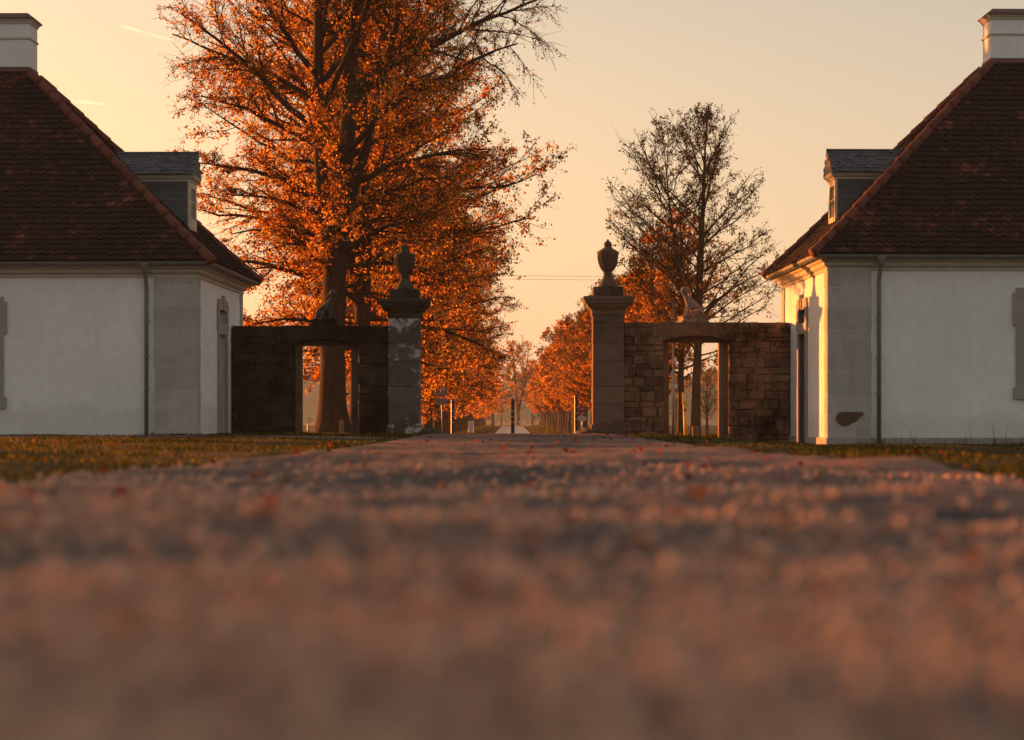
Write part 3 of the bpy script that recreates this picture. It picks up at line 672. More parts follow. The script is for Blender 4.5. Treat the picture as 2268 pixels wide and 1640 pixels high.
    # leaves: kites hung along the twigs
    wt = g.gamma(.8, 1., len(T_)); i = g.choice(len(T_), leaf_n, p=wt / wt.sum()); s = g.random(leaf_n) ** (1 / tips) * 3; a = np.minimum(s.astype(int), 2)
    p = T_[i, a] + (T_[i, a + 1] - T_[i, a]) * (s - a)[:, None] + g.normal(0, leaf * .55, (leaf_n, 3))
    u = npn(g.normal(0, 1, (leaf_n, 3)) + np.array([0, 0, -.7])); v = npn(np.cross(u, g.normal(0, 1, (leaf_n, 3)))); nn = np.cross(u, v)
    sz = leaf * g.uniform(.6, 1.25, leaf_n)[:, None]
    V = np.stack([p, p + u * sz * .45 + v * sz * .36 + nn * sz * .1, p + u * sz, p + u * sz * .45 - v * sz * .36 + nn * sz * .1], 1).reshape(-1, 3)
    b = np.arange(leaf_n)[:, None] * 4
    lm = npmesh(name + '_leaves', V, b + np.arange(4)[None])
    return tm, lm
def plant(meshes, x, y, label, group, bark='bark', leaf='leafA', sc=1., rz=0., cat='tree', z=None):
    T = thing('broadleaf_tree', label, cat, (x, y, float(gz(x, y)) - .03 if z is None else z), rz, group); T.scale = (sc, sc, sc)
    link('trunk', meshes[0], bark, T); link('crown', meshes[1], leaf, T); return T
def env_giant(z, az):
    zl_ = [3.2, 4, 5.5, 7.5, 9.5, 11.5, 13, 15, 18, 21, 23]
    l = np.interp(z, zl_, [2.1, 2.9, 3.9, 4.8, 5.5, 4.9, 4.2, 4.2, 3.8, 3, 1.2]); r = np.interp(z, zl_, [2.9, 3.5, 4.1, 4.9, 6.9, 7.4, 6.0, 5.4, 4.6, 3.2, 1.2])
    return l + (r - l) * (.5 + .5 * math.cos(az))
def env_oval(H, h0, Rm, top=.2):
    return lambda z, az: Rm * float(np.interp((z - h0) / (H - h0), [0, .12, .35, .6, .85, 1.], [.55, .8, 1., .92, .55, top]))
def env_cone(H, h0, Rm):
    return lambda z, az: Rm * float(np.interp((z - h0) / (H - h0), [0, .15, .3, .6, .85, 1.], [.8, 1., .98, .76, .46, .10]))
giant = tree_mesh('lime', 21, [[(0, 0, 0, .46), (-.03, 0, 1.2, .41), (.02, 0, 3., .38), (.05, 0, 5.2, .36), (.2, -.05, 6.8, .30), (.5, -.1, 9.5, .24), (.62, 0, 13., .19), (.9, 0, 18, .11), (1., 0, 22.5, .03)],
                               [(.03, 0, 5.0, .28), (-.25, .1, 6.6, .22), (-.42, .15, 8.4, .19), (-.52, .2, 11, .16), (-.6, .3, 15, .11), (-.9, .3, 20, .03)],
                               [(.12, .05, 5.6, .2), (.5, .4, 7.2, .17), (1.1, .9, 9.5, .14), (1.9, 1.2, 12.5, .1), (2.6, 1.4, 16, .04)]],
                  4.1, 22.5, env_giant, 78, 16, 14, 200000, .066, lambda f: R(20 + 42 * f), lambda f: .08 - .42 * (1 - f) ** 2, r1=.9, sub=.46, tw=.008)
big1 = tree_mesh('lime_b', 22, [[(0, 0, 0, .36), (.02, 0, 3, .30), (.1, 0, 6, .24), (.1, .1, 11, .14), (.2, 0, 16.5, .03)], [(.05, 0, 4.5, .2), (-.6, .2, 8, .15), (-1.1, .3, 13, .04)]], 2.6, 16.5, env_oval(16.5, 2.6, 6.9), 52, 12, 12, 60000, .11, lambda f: R(5 + 55 * f), lambda f: .05 - .28 * (1 - f) ** 2, r1=1.0, sub=.45)
big2 = tree_mesh('lime_c', 23, [[(0, 0, 0, .33), (-.05, 0, 3, .27), (.05, .1, 7, .2), (.0, .1, 11, .12), (.1, 0, 15, .03)]], 2.4, 15., env_oval(15, 2.4, 5.7), 48, 10, 10, 40000, .125, lambda f: R(5 + 55 * f), lambda f: .05 - .26 * (1 - f) ** 2, r1=1.0, sub=.45)
mid1 = tree_mesh('lime_d', 24, [[(0, 0, 0, .27), (.03, 0, 3, .21), (-.05, 0, 7, .14), (0, 0, 12, .03)]], 2.4, 12., env_oval(12, 2.4, 4.0), 30, 7, 6, 8500, .20, lambda f: R(8 + 55 * f), lambda f: .05 - .22 * (1 - f) ** 2, tw=.012, r1=1.0)
slim0 = tree_mesh('alder', 31, [[(0, 0, 0, .155), (.03, 0, 2.0, .125), (.05, 0, 3.6, .12), (.12, 0, 5.5, .10), (.22, 0, 7.6, .06), (.30, 0, 9.8, .010)],
                                 [(.04, 0, 3.1, .08), (-.45, .1, 5.0, .055), (-.75, .2, 7.0, .035), (-.95, .2, 9.0, .01)]], 2.5, 9.8, env_cone(9.8, 2.5, 2.95), 76, 17, 9, 17000, .068, lambda f: R(20 + 46 * f), lambda f: .05, tw=.004, r1=.36, sub=.40, bush=.8, flare=1.25, tips=1.3, jit=.006)
slim1 = tree_mesh('alder_b', 32, [[(0, 0, 0, .15), (.02, 0, 2.5, .12), (-.03, 0, 5, .08), (0, 0, 8.6, .012)]], 2.2, 8.6, env_cone(8.6, 2.2, 2.3), 40, 8, 8, 9000, .10, lambda f: R(24 + 36 * f), lambda f: .04, tw=.006, r1=.95, sub=.45, flare=1.25)
slim2 = tree_mesh('alder_c', 33, [[(0, 0, 0, .16), (.02, 0, 2.5, .13), (.05, 0, 5, .09), (.1, 0, 9.6, .012)]], 2.4, 9.6, env_cone(9.6, 2.4, 2.5), 36, 8, 7, 9000, .125, lambda f: R(24 + 36 * f), lambda f: .04, tw=.008, r1=.95, sub=.45, flare=1.25)
slim3 = tree_mesh('alder_d', 34, [[(0, 0, 0, .16), (0, 0, 3, .13), (.05, 0, 9.5, .02)]], 2.4, 9.6, env_cone(9.6, 2.4, 2.5), 22, 6, 4, 3200, .23, lambda f: R(24 + 36 * f), lambda f: .04, tw=.012, r1=.95, flare=1.2)
far1 = tree_mesh('oak', 41, [[(0, 0, 0, .45), (-.1, 0, 4, .36), (-.6, 0, 9, .26), (-1.4, 0, 19, .05)], [(0, 0, 3.2, .3), (.8, 0, 7, .26), (1.7, .2, 12, .17), (2.6, 0, 19.5, .04)]], 3.5, 20., env_oval(20, 3.5, 6.5, .4), 34, 8, 5, 5200, .30, lambda f: R(15 + 50 * f), lambda f: .05, tw=.03, r1=1.1)
far2 = tree_mesh('oak_b', 42, [[(0, 0, 0, .4), (.1, 0, 5, .3), (0, 0, 17, .05)]], 3., 17.5, env_oval(17.5, 3, 6., .4), 30, 8, 5, 7500, .32, lambda f: R(10 + 52 * f), lambda f: .02, tw=.03, r1=1.1)
bare = tree_mesh('sapling', 43, [[(0, 0, 0, .13), (.1, 0, 2.2, .1), (.1, 0, 6.6, .02)], [(.05, 0, 1.4, .08), (-.5, 0, 4, .05), (-.9, 0, 6, .01)]], 1.4, 6.8, env_oval(6.8, 1.4, 2.3, .4), 26, 7, 4, 900, .16, lambda f: R(35 + 30 * f), lambda f: .02, tw=.012, r1=1.1)

plant(giant, -5.46, 62, 'huge orange lime tree with the thick forked trunk behind the left hand doorway', 'left avenue trees', rz=0.)
plant(big1, -5.3, 70.5, 'tall orange lime tree with slimmer trunk just right of the huge forked one', 'left avenue trees', rz=R(40))
lab = 'full orange lime tree in the left hand avenue row, behind the two tallest'
y = 80; k = 0
while y < 425:
    x = -5.55 + rnd.uniform(-.2, .2)
    if y < 150: plant((big1, big2)[k % 2], x, y, lab, 'lime trees further down the left avenue row', rz=rnd.uniform(0, 6.28), sc=rnd.uniform(.84, 1.0) if y < 100 else rnd.uniform(.74, .92))
    else: plant(mid1, x - .3, y, lab, 'lime trees further down the left avenue row', rz=rnd.uniform(0, 6.28), sc=rnd.uniform(.82, 1.06) * (1 if y > 260 else 1.08))
    y += rnd.uniform(7.2, 9.2); k += 1
plant(slim0, 5.60, 62, 'nearly bare conical tree with the dark straight trunk behind the right hand doorway', 'right avenue trees', 'bark2', 'leafD')
plant(slim1, 5.58, 67.2, 'second slim trunk seen through the right hand doorway, with a lower rust brown crown', 'right avenue trees', 'bark2', 'leafE', rz=1.2, sc=.86)
lab = 'slim rust orange tree in the close planted right hand row of the avenue'
y = 74.; k = 0
while y < 415:
    x = 5.45 + rnd.uniform(-.22, .22); g_ = 'slim trees down the right avenue row'
    if y < 112: plant((slim1, slim2)[k % 2], x, y, lab, g_, 'bark2', 'leafE', rz=rnd.uniform(0, 6.28), sc=rnd.uniform(.72, .83))
    elif y < 190: plant(slim2, x, y, lab, g_, 'bark2', 'leafE', rz=rnd.uniform(0, 6.28), sc=rnd.uniform(.80, .95))
    else: plant(slim3, x, y, lab, g_, 'bark2', 'leafE', rz=rnd.uniform(0, 6.28), sc=rnd.uniform(.92, 1.15))
    y += rnd.uniform(4.0, 5.0); k += 1
plant(far1, 1.6, 500, 'big hazy tree with spreading fork at the road end, behind the middle bollard', None)
plant(far2, -4.3, 445, 'straight trunked tree at the left of the far bend, beside the roadside marker posts', None, sc=.95)
lab = 'tall hazy tree in the copse closing the far end of the avenue'
for i, (x, y) in enumerate([(11, 520), (22, 545), (-14, 540), (-26, 560), (33, 570), (6, 585), (16, 600), (-7, 590), (-40, 600)]):
    plant((far1, far2)[i % 2], x, y, lab, 'trees closing the end of the avenue', rz=rnd.uniform(0, 6.28), sc=rnd.uniform(.75, 1.0))
lab = 'thin leafless reddish tree in the hazy field seen through the right hand doorway'
for x, y, s in ((20.3, 212, .95), (22.6, 235, .9), (18.6, 230, .7)): plant(bare, x, y, lab, 'bare field trees', leaf='leafE', rz=rnd.uniform(0, 6), sc=s)

plant(big2, -26.5, 47.8, 'unseen tall lime tree added out of frame beyond the left lodge, shading the drive', None, rz=.5, sc=.85)  # this and the next two are unseen trees, added only to shade the drive
plant(slim2, -35.7, 35.4, 'unseen slim tree added far out of frame on the left, shading the near drive', None, leaf='leafE', rz=2., sc=.8)
plant(big2, -42.97, 34.35, 'unseen small dense tree added on the far left to shade the nearest drive', None, rz=4., sc=.56)
# distant wood on the hill
g = np.random.default_rng(5); V, F = [], []; o_ = 0
for i in range(420):
    x = g.uniform(-260, 330); y = g.uniform(690, 790); h = g.uniform(3.5, 6.5); r_ = h * g.uniform(.24, .5); z = float(gz(x, y)) - .5; n = 7
    for k, (a, b) in enumerate(((.15, 1.), (.5, .75), (.8, .35), (1., .02))):
        an = np.arange(n) * 2 * np.pi / n + g.uniform(0, 1); rr = r_ * b * g.uniform(.8, 1.2, n)
        V.append(np.stack([x + rr * np.cos(an), y + rr * np.sin(an), np.full(n, z + h * a)], 1))
    for k in range(3):
        for q in range(n): F.append((o_ + k * n + q, o_ + k * n + (q + 1) % n, o_ + (k + 1) * n + (q + 1) % n, o_ + (k + 1) * n + q))
    o_ += 4 * n
o = link('far_wood', npmesh('far_wood', np.concatenate(V), F), 'conifer'); tag(o, 'dark strip of far woodland along the hazy hill', 'woodland', kind='stuff')

# ------------------------------------------------------------------ grass, weeds, leaves, grit
def blades(name, x, y, h, w, mat, label, cat, seed, lean=.5, zoff=0.):
    g = np.random.default_rng(seed); n = len(x); z = gz(x, y) - .01 + zoff
    a = g.uniform(0, 2 * np.pi, n); hx, hy = np.cos(a), np.sin(a); hh = h * g.uniform(.5, 1.3, n); ww = w * g.uniform(.6, 1.3, n)
    b = g.uniform(0, 2 * np.pi, n); l = hh * lean * g.uniform(.2, 1.4, n)
    P = np.stack([x, y, z], 1); U = np.stack([hx * ww, hy * ww, 0 * ww], 1)
    M_ = P + np.stack([np.cos(b) * l * .35, np.sin(b) * l * .35, hh * .6], 1); T = P + np.stack([np.cos(b) * l, np.sin(b) * l, hh], 1)
    v = np.stack([P - U, P + U, M_ + U * .7, T, M_ - U * .7], 1).reshape(-1, 3); k = np.arange(n)[:, None] * 5
    o = link(name, npmesh(name, v, np.concatenate([k, k + 1, k + 2, k + 4], 1), np.concatenate([k + 4, k + 2, k + 3], 1)), mat)
    return tag(o, label, cat, kind='stuff')
g = np.random.default_rng(9)
def scatter(n, xa, xb, ya, yb, pw=1.6):
    y = ya + (yb - ya) * g.random(n) ** pw; x = g.uniform(xa, xb, n) ; return x, y
X, Y = [], []
for args, fac in (((70000, -11, -2.28, 5.5, 45.8), 1), ((70000, 2.72, 11.5, 5.5, 45.4), 1), ((7000, -7., -2.3, 46, 50.6, 1.), 1), ((7000, 2.8, 7., 45.5, 50.6, 1.), 1), ((9000, -14, -2.4, 51.4, 66, 1.), 1), ((9000, 2.4, 14, 51.4, 66, 1.), 1)):
    x, y = scatter(*args); X.append(x); Y.append(y)
X, Y = np.concatenate(X), np.concatenate(Y)
e = wob(Y + 9 * (X > 0)); inner = np.where(X < 0, -2.25 + e, 2.68 + e)
keep = np.where(X < 0, X < inner - g.exponential(.06, len(X)) + .05, X > inner + g.exponential(.06, len(X)) - .05)
path = (X < -3) & (Y > 38.5) & (Y < 43.5); keep &= ~path | (g.random(len(X)) < .12)
keep &= ~((X < -7.1) & (Y > 45.7)) & ~((X > 7.) & (Y > 45.2))
X, Y = X[keep], Y[keep]
tall = .03 + .03 * np.sin(1.7 * X + .6 * Y) * np.sin(.9 * Y) + .012 * (Y < 16)
blades('grass', X, Y, np.clip(tall, .02, .1), .006 + .0002 * Y, 'grass', 'short autumn grass along both edges of the drive', 'grass', 10)
x, y = scatter(14000, 2.6, 8, 62, 420, 1.3); x2, y2 = scatter(14000, -8, -2.5, 62, 420, 1.3)
X, Y = np.concatenate([x, x2]), np.concatenate([y, y2]); m_ = np.abs(X) > 2.5
blades('verge_grass', X[m_], Y[m_], np.full(m_.sum(), .16), .02 + .0003 * Y[m_], 'grass', 'rough grass on the verges of the far road', 'grass', 11)
x = g.uniform(7.6, 16.5, 420); y = 45.5 - g.exponential(.12, 420) - .1 + .025 * (x - 7)
blades('dry_weeds', x, y, np.where(g.random(420) < .12, .5, .17), .006, 'weed', 'thin dry weeds growing along the base of the right lodge', 'weeds', 12, .5)
def litter(n, xa, xb, ya, yb, s, pw, seed):
    g = np.random.default_rng(seed); y = ya + (yb - ya) * g.random(n) ** pw; x = g.uniform(xa, xb, n)
    a = g.uniform(0, 6.28, n); t_ = g.normal(0, .45, n); L = s * g.uniform(.6, 1.3, n)
    u = np.stack([np.cos(a), np.sin(a), np.sin(t_)], 1); v = np.stack([-np.sin(a), np.cos(a), g.normal(0, .45, n)], 1)
    p = np.stack([x, y, gz(x, y) + .03], 1); nz = np.array([0, 0, 1.]) * (L * g.uniform(.1, .5, n))[:, None]
    lu, lv = u * L[:, None], v * L[:, None] * .42
    V = np.stack([p - lu * .5, p + lv + nz, p + lu * .5 + nz * .4, p - lv + nz], 1).reshape(-1, 3)
    return V
V = np.concatenate([litter(45, -1.2, 1.2, .9, 3.5, .035, 1., 1), litter(90, -2.3, 2.8, 3, 14, .05, 1.2, 2), litter(150, -2.4, 2.9, 12, 50, .07, 1., 3), litter(35, -8, -2.2, 7, 45, .07, 1., 4), litter(35, 2.6, 9, 7, 45, .07, 1., 5)])
b = np.arange(len(V) // 4)[:, None] * 4 + np.arange(4)[None]
tag(link('fallen_leaves', npmesh('fallen_leaves', V, b), 'litter'), 'fallen brown leaves lying over the drive and its edges', 'fallen leaves', kind='stuff')
ico = bmesh.new(); bmesh.ops.create_icosphere(ico, subdivisions=1, radius=1); iv = np.array([v.co[:] for v in ico.verts]); ico.verts.index_update(); itr = np.array([[v.index for v in f.verts] for f in ico.faces]); ico.free()
n = 9000; y = .75 + 10 * g.random(n) ** 2.0; x = g.uniform(-1, 1, n) * (.3 + y * .32); r_ = np.clip(g.lognormal(-5.05, .55, n), .002, .013) * (1 + .05 * y)
x = np.where(np.abs(x - .25) < 2.3, x, g.uniform(-2., 2.5, n)); p = np.stack([x, y, gz(x, y) + .016 + rough(x, y) + r_ * .3], 1)
V = (p[:, None] + iv[None] * r_[:, None, None] * g.uniform(.6, 1.3, (n, 1, 3)) * g.uniform(.85, 1.15, (n, len(iv), 1))).reshape(-1, 3)
tag(link('grit', npmesh('grit', V, None, (np.arange(n)[:, None, None] * len(iv) + itr[None]).reshape(-1, 3), smooth=True), 'pebble'), 'loose stone grit on the near part of the drive', 'grit', kind='stuff')

# ------------------------------------------------------------------ street furniture
def gzf(x, y): return float(gz(x, y))
bo = thing('bollard', 'black steel bollard in the middle of the drive, in front of the far road', 'bollard', (.02, 58, gzf(.02, 58)), 0, 'bollards across the drive')
MB().lathe([(.054, -.2), (.054, .90), (.05, .91)], 18).build('post', 'black', bo, smooth=False)
MB().lathe([(.05, .905), (.058, .915), (.058, .935), (.046, .945), (.055, .97), (.05, 1.0), (.03, 1.02), (.005, 1.026)], 18).build('bollard_cap', 'black', bo, smooth=True)
for z in (.34, .50, .66): MB().lathe([(.0555, z), (.0562, z + .003), (.0562, z + .014), (.0555, z + .017)], 18).build('reflective_band', 'band', bo)
def copy_thing(o, loc, label, rz=0.):
    c = o.copy(); COL.objects.link(c); c.location = loc; c['label'] = label; c.rotation_euler = (0, 0, rz)
    for ch in list(o.children):
        d = ch.copy(); COL.objects.link(d); d.parent = c
        for g2 in ch.children: e = g2.copy(); COL.objects.link(e); e.parent = d
    return c
copy_thing(bo, (-1.69, 58, gzf(-1.69, 58) - .0), 'black steel bollard beside the left gate pillar, in front of the grey sign back')
copy_thing(bo, (1.74, 55, gzf(1.74, 55) + .06), 'black steel bollard beside the right gate pillar and its mossy guard stone')
def disc(n, r, a0=0, a1=2 * math.pi, c=(0, 0)): return [(c[0] + r * math.cos(a0 + (a1 - a0) * i / n), c[1] + r * math.sin(a0 + (a1 - a0) * i / n)) for i in range(n)]
def sign(x, y, word, cat='road sign', lean=0., group=None):
    T = thing('road_sign', word, cat, (x, y, gzf(x, y)), 0., group); T.rotation_euler = (0, lean, 0); return T
def pole(T, h, r_=.03, mat='steel'): return MB().tube([(0, 0, -.3), (0, 0, h)], r_, 10).build('pole', mat, T, smooth=True)
def text(T, s, size, x, z, yy, mat='ink'):
    cu = bpy.data.curves.new('lettering', 'FONT'); cu.body = s; cu.size = size; cu.align_x = 'CENTER'; cu.align_y = 'CENTER'; cu.extrude = .0015
    o = bpy.data.objects.new('lettering', cu); COL.objects.link(o); dg = bpy.context.evaluated_depsgraph_get(); dg.update()
    me = bpy.data.meshes.new_from_object(o.evaluated_get(dg)); bpy.data.objects.remove(o); me.materials.clear()
    o = link('lettering', me, mat, T); o.location = (x, yy, z); o.rotation_euler = (R(90), 0, 0); return o
# the sign seen from behind, left
T = sign(-2.52, 74, 'grey back of a round traffic sign with a rectangular plate, on a leaning pole', lean=R(-1.9))
zc = 2.60; T.scale = (.68, .68, .68); pole(T, zc + .36)
MB().prism(disc(32, .30, c=(.02, zc)), -.045, -.04).build('round_panel', 'grey', T); MB().prism([(-.29, zc - .71), (.33, zc - .71), (.33, zc - .38), (-.29, zc - .38)], -.045, -.04).build('plate', 'grey', T)
for z in (zc + .12, zc - .12, zc - .55): MB().box(-.06, .06, -.04, .035, z - .012, z + .012).build('clamp', 'steel', T)
# no stopping, right
def nostop(x, y, word, zc, cancelled):
    T = sign(x, y, word); pole(T, zc + .36)
    p = MB().prism(disc(36, .30, c=(0, zc)), -.045, -.04).build('round_panel', 'white' if cancelled else 'red', T)
    if not cancelled:
        m = MB()
        for q in range(4): m.prism([(.055 * math.cos(q * math.pi / 2), zc + .055 * math.sin(q * math.pi / 2))] + disc(9, .235, q * math.pi / 2 - .62, q * math.pi / 2 + .75, (0, zc)), -.048, -.046)
        m.build('blue_field', 'blue', p)
        m = MB()
        for z in (zc + .15, zc - .15): m.box(-.10, .06, -.051, -.049, z - .02, z + .02).add([(.06, -.05, z + .055), (.06, -.05, z - .055), (.13, -.05, z)], [(0, 1, 2)])
        m.build('arrow', 'white', p)
    else:
        m = MB(); m.prism(disc(30, .24, c=(0, zc)), -.048, -.046); m.build('grey_field', 'steel', p)
        for q in (1, -1): MB().prism([(-.19 * q - .02, zc - .17), (-.19 * q + .03, zc - .19), (.19 * q + .02, zc + .17), (.19 * q - .03, zc + .19)], -.051 - .003 * (q > 0), -.049 - .003 * (q > 0)).build('cross_stroke', 'ink', p)
    pl = MB().prism([(-.31, zc - .70), (.31, zc - .70), (.31, zc - .36), (-.31, zc - .36)], -.045, -.04).build('plate', 'white', T)
    fr = MB()
    for a, b, c, d in ((-.305, .305, zc - .695, zc - .68), (-.305, .305, zc - .38, zc - .365), (-.305, -.29, zc - .68, zc - .38), (.29, .305, zc - .68, zc - .38)): fr.box(a, b, -.0475, -.0455, c, d)
    fr.build('plate_border', 'ink', pl)
    if not cancelled: text(pl, 'auch auf dem', .092, 0, zc - .46, -.049); text(pl, 'Seitenstreifen', .088, 0, zc - .60, -.049)
    return T
nostop(4.91, 142, 'red and blue no stopping sign with a worded plate beside the right gate pillar', .90 + 1.45 - .35 + .05, False)
nostop(3.9, 293, 'small pale end of no stopping sign with white plate on a tall pole', 2.2, True)
T = sign(4.15, 360, 'red bordered triangular warning sign with smaller plates beside the walking person'); pole(T, 2.25)
MB().prism([(-.40, 1.5), (.40, 1.5), (0, 2.2)], -.045, -.04).build('triangle_panel', 'red', T); MB().prism([(-.27, 1.58), (.27, 1.58), (0, 2.05)], -.048, -.046).build('white_field', 'white', T)
MB().box(-.05, .05, -.051, -.049, 1.65, 1.85).prism(disc(10, .06, c=(0, 1.74)), -.052, -.0495).build('symbol', 'ink', T)
MB().prism([(-.4, 2.2), (0.02, 2.2), (0.02, 2.36), (-.4, 2.36)], -.045, -.04).build('plate', 'white', T)
MB().prism(disc(24, .25, c=(-.22, 1.2)), -.045, -.04).build('round_panel', 'red', T); MB().prism(disc(24, .18, c=(-.22, 1.2)), -.048, -.046).build('pale_field', 'white', T)
# notice board of four panels, left
T = thing('notice_board', 'narrow white board of stacked panels on two posts, at the left verge of the road', 'notice board', (-3.62, 180, gzf(-3.62, 180)))
for q in (-.24, .24): MB().tube([(q, 0, -.3), (q, 0, 1.66)], .022, 8).build('leg', 'steel', T, smooth=True)
for i in range(4): MB().box(-.215, .215, -.02, -.005, .62 + .26 * i, .62 + .26 * i + .235).build('panel', 'white', T)
MB().box(-.25, .25, -.03, .02, 1.655, 1.69).build('top_rail', 'ink', T)
for i, h in enumerate((.2, .15, .24)): MB().box(-.02 + .02 * i, .06 + .03 * i, -.0235, -.021, .66 + .26 * (i % 4) + .02, .66 + .26 * i + .13).build('symbol', 'steel', T)
# triangular sign from behind, far left
T = sign(-4.05, 400, 'dark back of a triangular sign on a thin pole, far down the left verge'); pole(T, 2.3, .035)
MB().prism([(-.45, 1.55), (.45, 1.55), (-.0, 2.35)], -.045, -.03).build('triangle_panel', 'grey', T)
# delineators
dl = thing('roadside_marker_post', 'left one of the nearer pair of white marker posts on the left verge', 'marker post', (-6.85, 420, gzf(-6.85, 420)), 0, 'white roadside marker posts')
MB().prism([(-.07, -.1), (.07, -.1), (.06, 1.0), (-.06, 1.06)], -.05, .05).build('post', 'white', dl)
MB().prism([(-.072, .68), (.072, .62), (.068, .86), (-.068, .92)], -.056, .056).build('black_band', 'ink', dl)
for x, y, l in ((-6.35, 420, 'right one of the nearer pair of white marker posts on the left verge'), (-3.62, 425, 'left one of the white marker posts at the left edge of the far bend'), (-3.2, 425, 'right one of the white marker posts at the left edge of the far bend'),
                (3.15, 420, 'left one of the two white marker posts beside the walking person'), (3.52, 420, 'right one of the two white marker posts beside the walking person')):
    copy_thing(dl, (x, y, gzf(x, y)), l)
# chevrons on the bend
for x, w in ((-1.25, 'red and white chevron board on the far bend, left of the middle bollard'), (1.92, 'red and white chevron board on the far bend, right of the middle bollard')):
    T = sign(x, 468, w, 'chevron board'); pole(T, 1.0, .03)
    MB().box(-.35, .35, -.05, -.03, .55, 1.2).build('panel', 'white', T)
    MB().prism([(-.3, .6), (-.05, .6), (.25, .875), (-.05, 1.15), (-.3, 1.15), (0, .875)], -.054, -.052).build('chevron', 'red', T)
# utility pole and wires
o = MB().tube([(0, 0, -1), (0, 0, 8.6)], [.24, .17], 10).build('utility_pole', 'post', None, smooth=True); o.location = (-2.55, 474, gzf(-2.5, 474)); tag(o, 'bare wooden utility pole standing at the far bend between two tree trunks', 'utility pole')
for dz, w in ((0, 'upper thin overhead wire crossing the sky between the urns'), (-.16, 'lower thin overhead wire crossing the sky between the urns')):
    pts = [(-60 + 3 * i, 92, 6.85 + dz - .012 * (-60 + 3 * i) + .0010 * ((-60 + 3 * i) ** 2) * .4) for i in range(41)]
    tag(MB().tube(pts, .0065, 5).build('overhead_wire', 'ink'), w, 'wire', 'overhead wires')
# things seen through the right hand doorway
T = thing('pipeline_marker_post', 'yellow marker post with a red band and small panel, seen through the right hand doorway', 'marker post', (5.17, 60.5, gzf(5.2, 60.5))); T.rotation_euler = (0, R(-1.8), 0)
MB().tube([(0, 0, -.2), (0, 0, 1.08)], .05, 10).build('post', 'yellow', T, smooth=True); MB().box(-.065, .065, -.056, .0, 1.03, 1.38).build('panel', 'yellow', T)
MB().box(-.045, .045, -.060, -.057, 1.09, 1.33).build('panel_face', 'white', T); MB().lathe([(.0505, .80), (.052, .805), (.052, .895), (.0505, .90)], 12).build('red_band', 'red', T)
bevel(MB().box(-.10, .10, -.1, .1, -.2, .38, .006).build('timber_stump_post', 'post'), .015); o = bpy.data.objects['timber_stump_post']; o.location = (5.38, 59.5, gzf(5.3, 59.5)); tag(o, 'short squared timber post beside the yellow marker in the right hand doorway', 'timber post')
T = thing('lamp_pole', 'thin pale metal pole at the left edge of the right hand doorway', 'pole', (4.96, 62.5, gzf(4.9, 62.5))); MB().tube([(0, 0, -.2), (0, 0, 2.0), (0, 0, 2.02), (0, 0, 4.2)], [.045, .045, .03, .03], 10).build('shaft', 'steel', T, smooth=True); MB().lathe([(.031, 1.0), (.05, 1.01), (.05, 1.06), (.031, 1.07)], 10, (0, 0, 1.0)).build('collar', 'steel', T)
# things seen through the left hand doorway
o = bevel(MB().box(-.06, .06, -.06, .06, -.2, .44, .005).build('timber_bollard', 'post'), .012); o.location = (-4.97, 59.3, gzf(-4.9, 59.3)); tag(o, 'short sunlit timber post right of the big trunk in the left hand doorway', 'timber post')
T = thing('marker_sign', 'small white sign on a short post left of the trunk in the left doorway', 'sign', (-6.28, 62.5, gzf(-6.3, 62.5))); MB().tube([(0, 0, -.2), (0, 0, .52)], .02, 8).build('pole', 'steel', T); MB().prism([(-.02, .36), (.16, .40), (.16, .54), (-.02, .56)], -.03, -.02).build('panel', 'white', T)

# ------------------------------------------------------------------ the walking person
def person(x, y):
    P = [(0, 0, .96), (0, 0, 1.15), (0, 0, 1.36), (0.02, 0, 1.50), (.04, 0, 1.58), (.05, 0, 1.70)]; rad = [.15, .14, .17, .065, .085, .09]; E = [(0, 1), (1, 2), (2, 3), (3, 4), (4, 5)]
    def chain(k, pts, rr):
        for p, q in zip(pts, rr): P.append(p); rad.append(q); E.append((k, len(P) - 1)); k = len(P) - 1
        return k
    for sgn, st in ((-1, 1), (1, -1)):
        chain(0, [(.02 * st, .09 * sgn, .86), (.16 * st + .05, .10 * sgn, .48), (.30 * st - .04, .10 * sgn, .10 + (.05 if st < 0 else 0)), (.30 * st + .13, .11 * sgn, .04)], (.10, .072, .05, .042))
        w = chain(2, [(0, .20 * sgn, 1.38), (-.10 * st, .25 * sgn, 1.12), (-.10 * st + .12, .25 * sgn, .90), (-.10 * st + .15, .25 * sgn, .84)], (.07, .052, .038, .034))
        wx, wy, wz = P[w]
        for f in range(4): chain(w, [(wx + .012 + .004 * f, wy - .03 + .02 * f, wz - .05 + .004 * abs(f - 1)), (wx + .03, wy - .03 + .02 * f, wz - .09 + .006 * abs(f - 1))], (.010, .008))
        chain(w, [(wx + .04, wy - .03 * sgn, wz - .03), (wx + .06, wy - .03 * sgn, wz - .06)], (.011, .009))
    o = skin('person', P, E, rad, None); me = o.data
    for k in ('cloth', 'skin', 'hair'): me.materials.append(MAT[k])
    for p in me.polygons:
        c = p.center; p.material_index = 2 if c.z > 1.66 or (c.z > 1.56 and c.x < .02) else 1 if c.z > 1.48 or (abs(c.y) > .2 and c.z < .86 and c.z > .6) else 0
    o.location = (x, y, gzf(x, y)); tag(o, 'person in dark clothes walking along the verge, seen small by the far signs', 'person')
    MB().box(-.18, -.02, -.17, .17, .75, 1.0).tube([(.0, 0, 1.42), (.0, 0, 1.1), (-.02, 0, .78)], [.18, .19, .22], 12).build('coat', 'cloth', o, smooth=True)
person(3.95, 392)

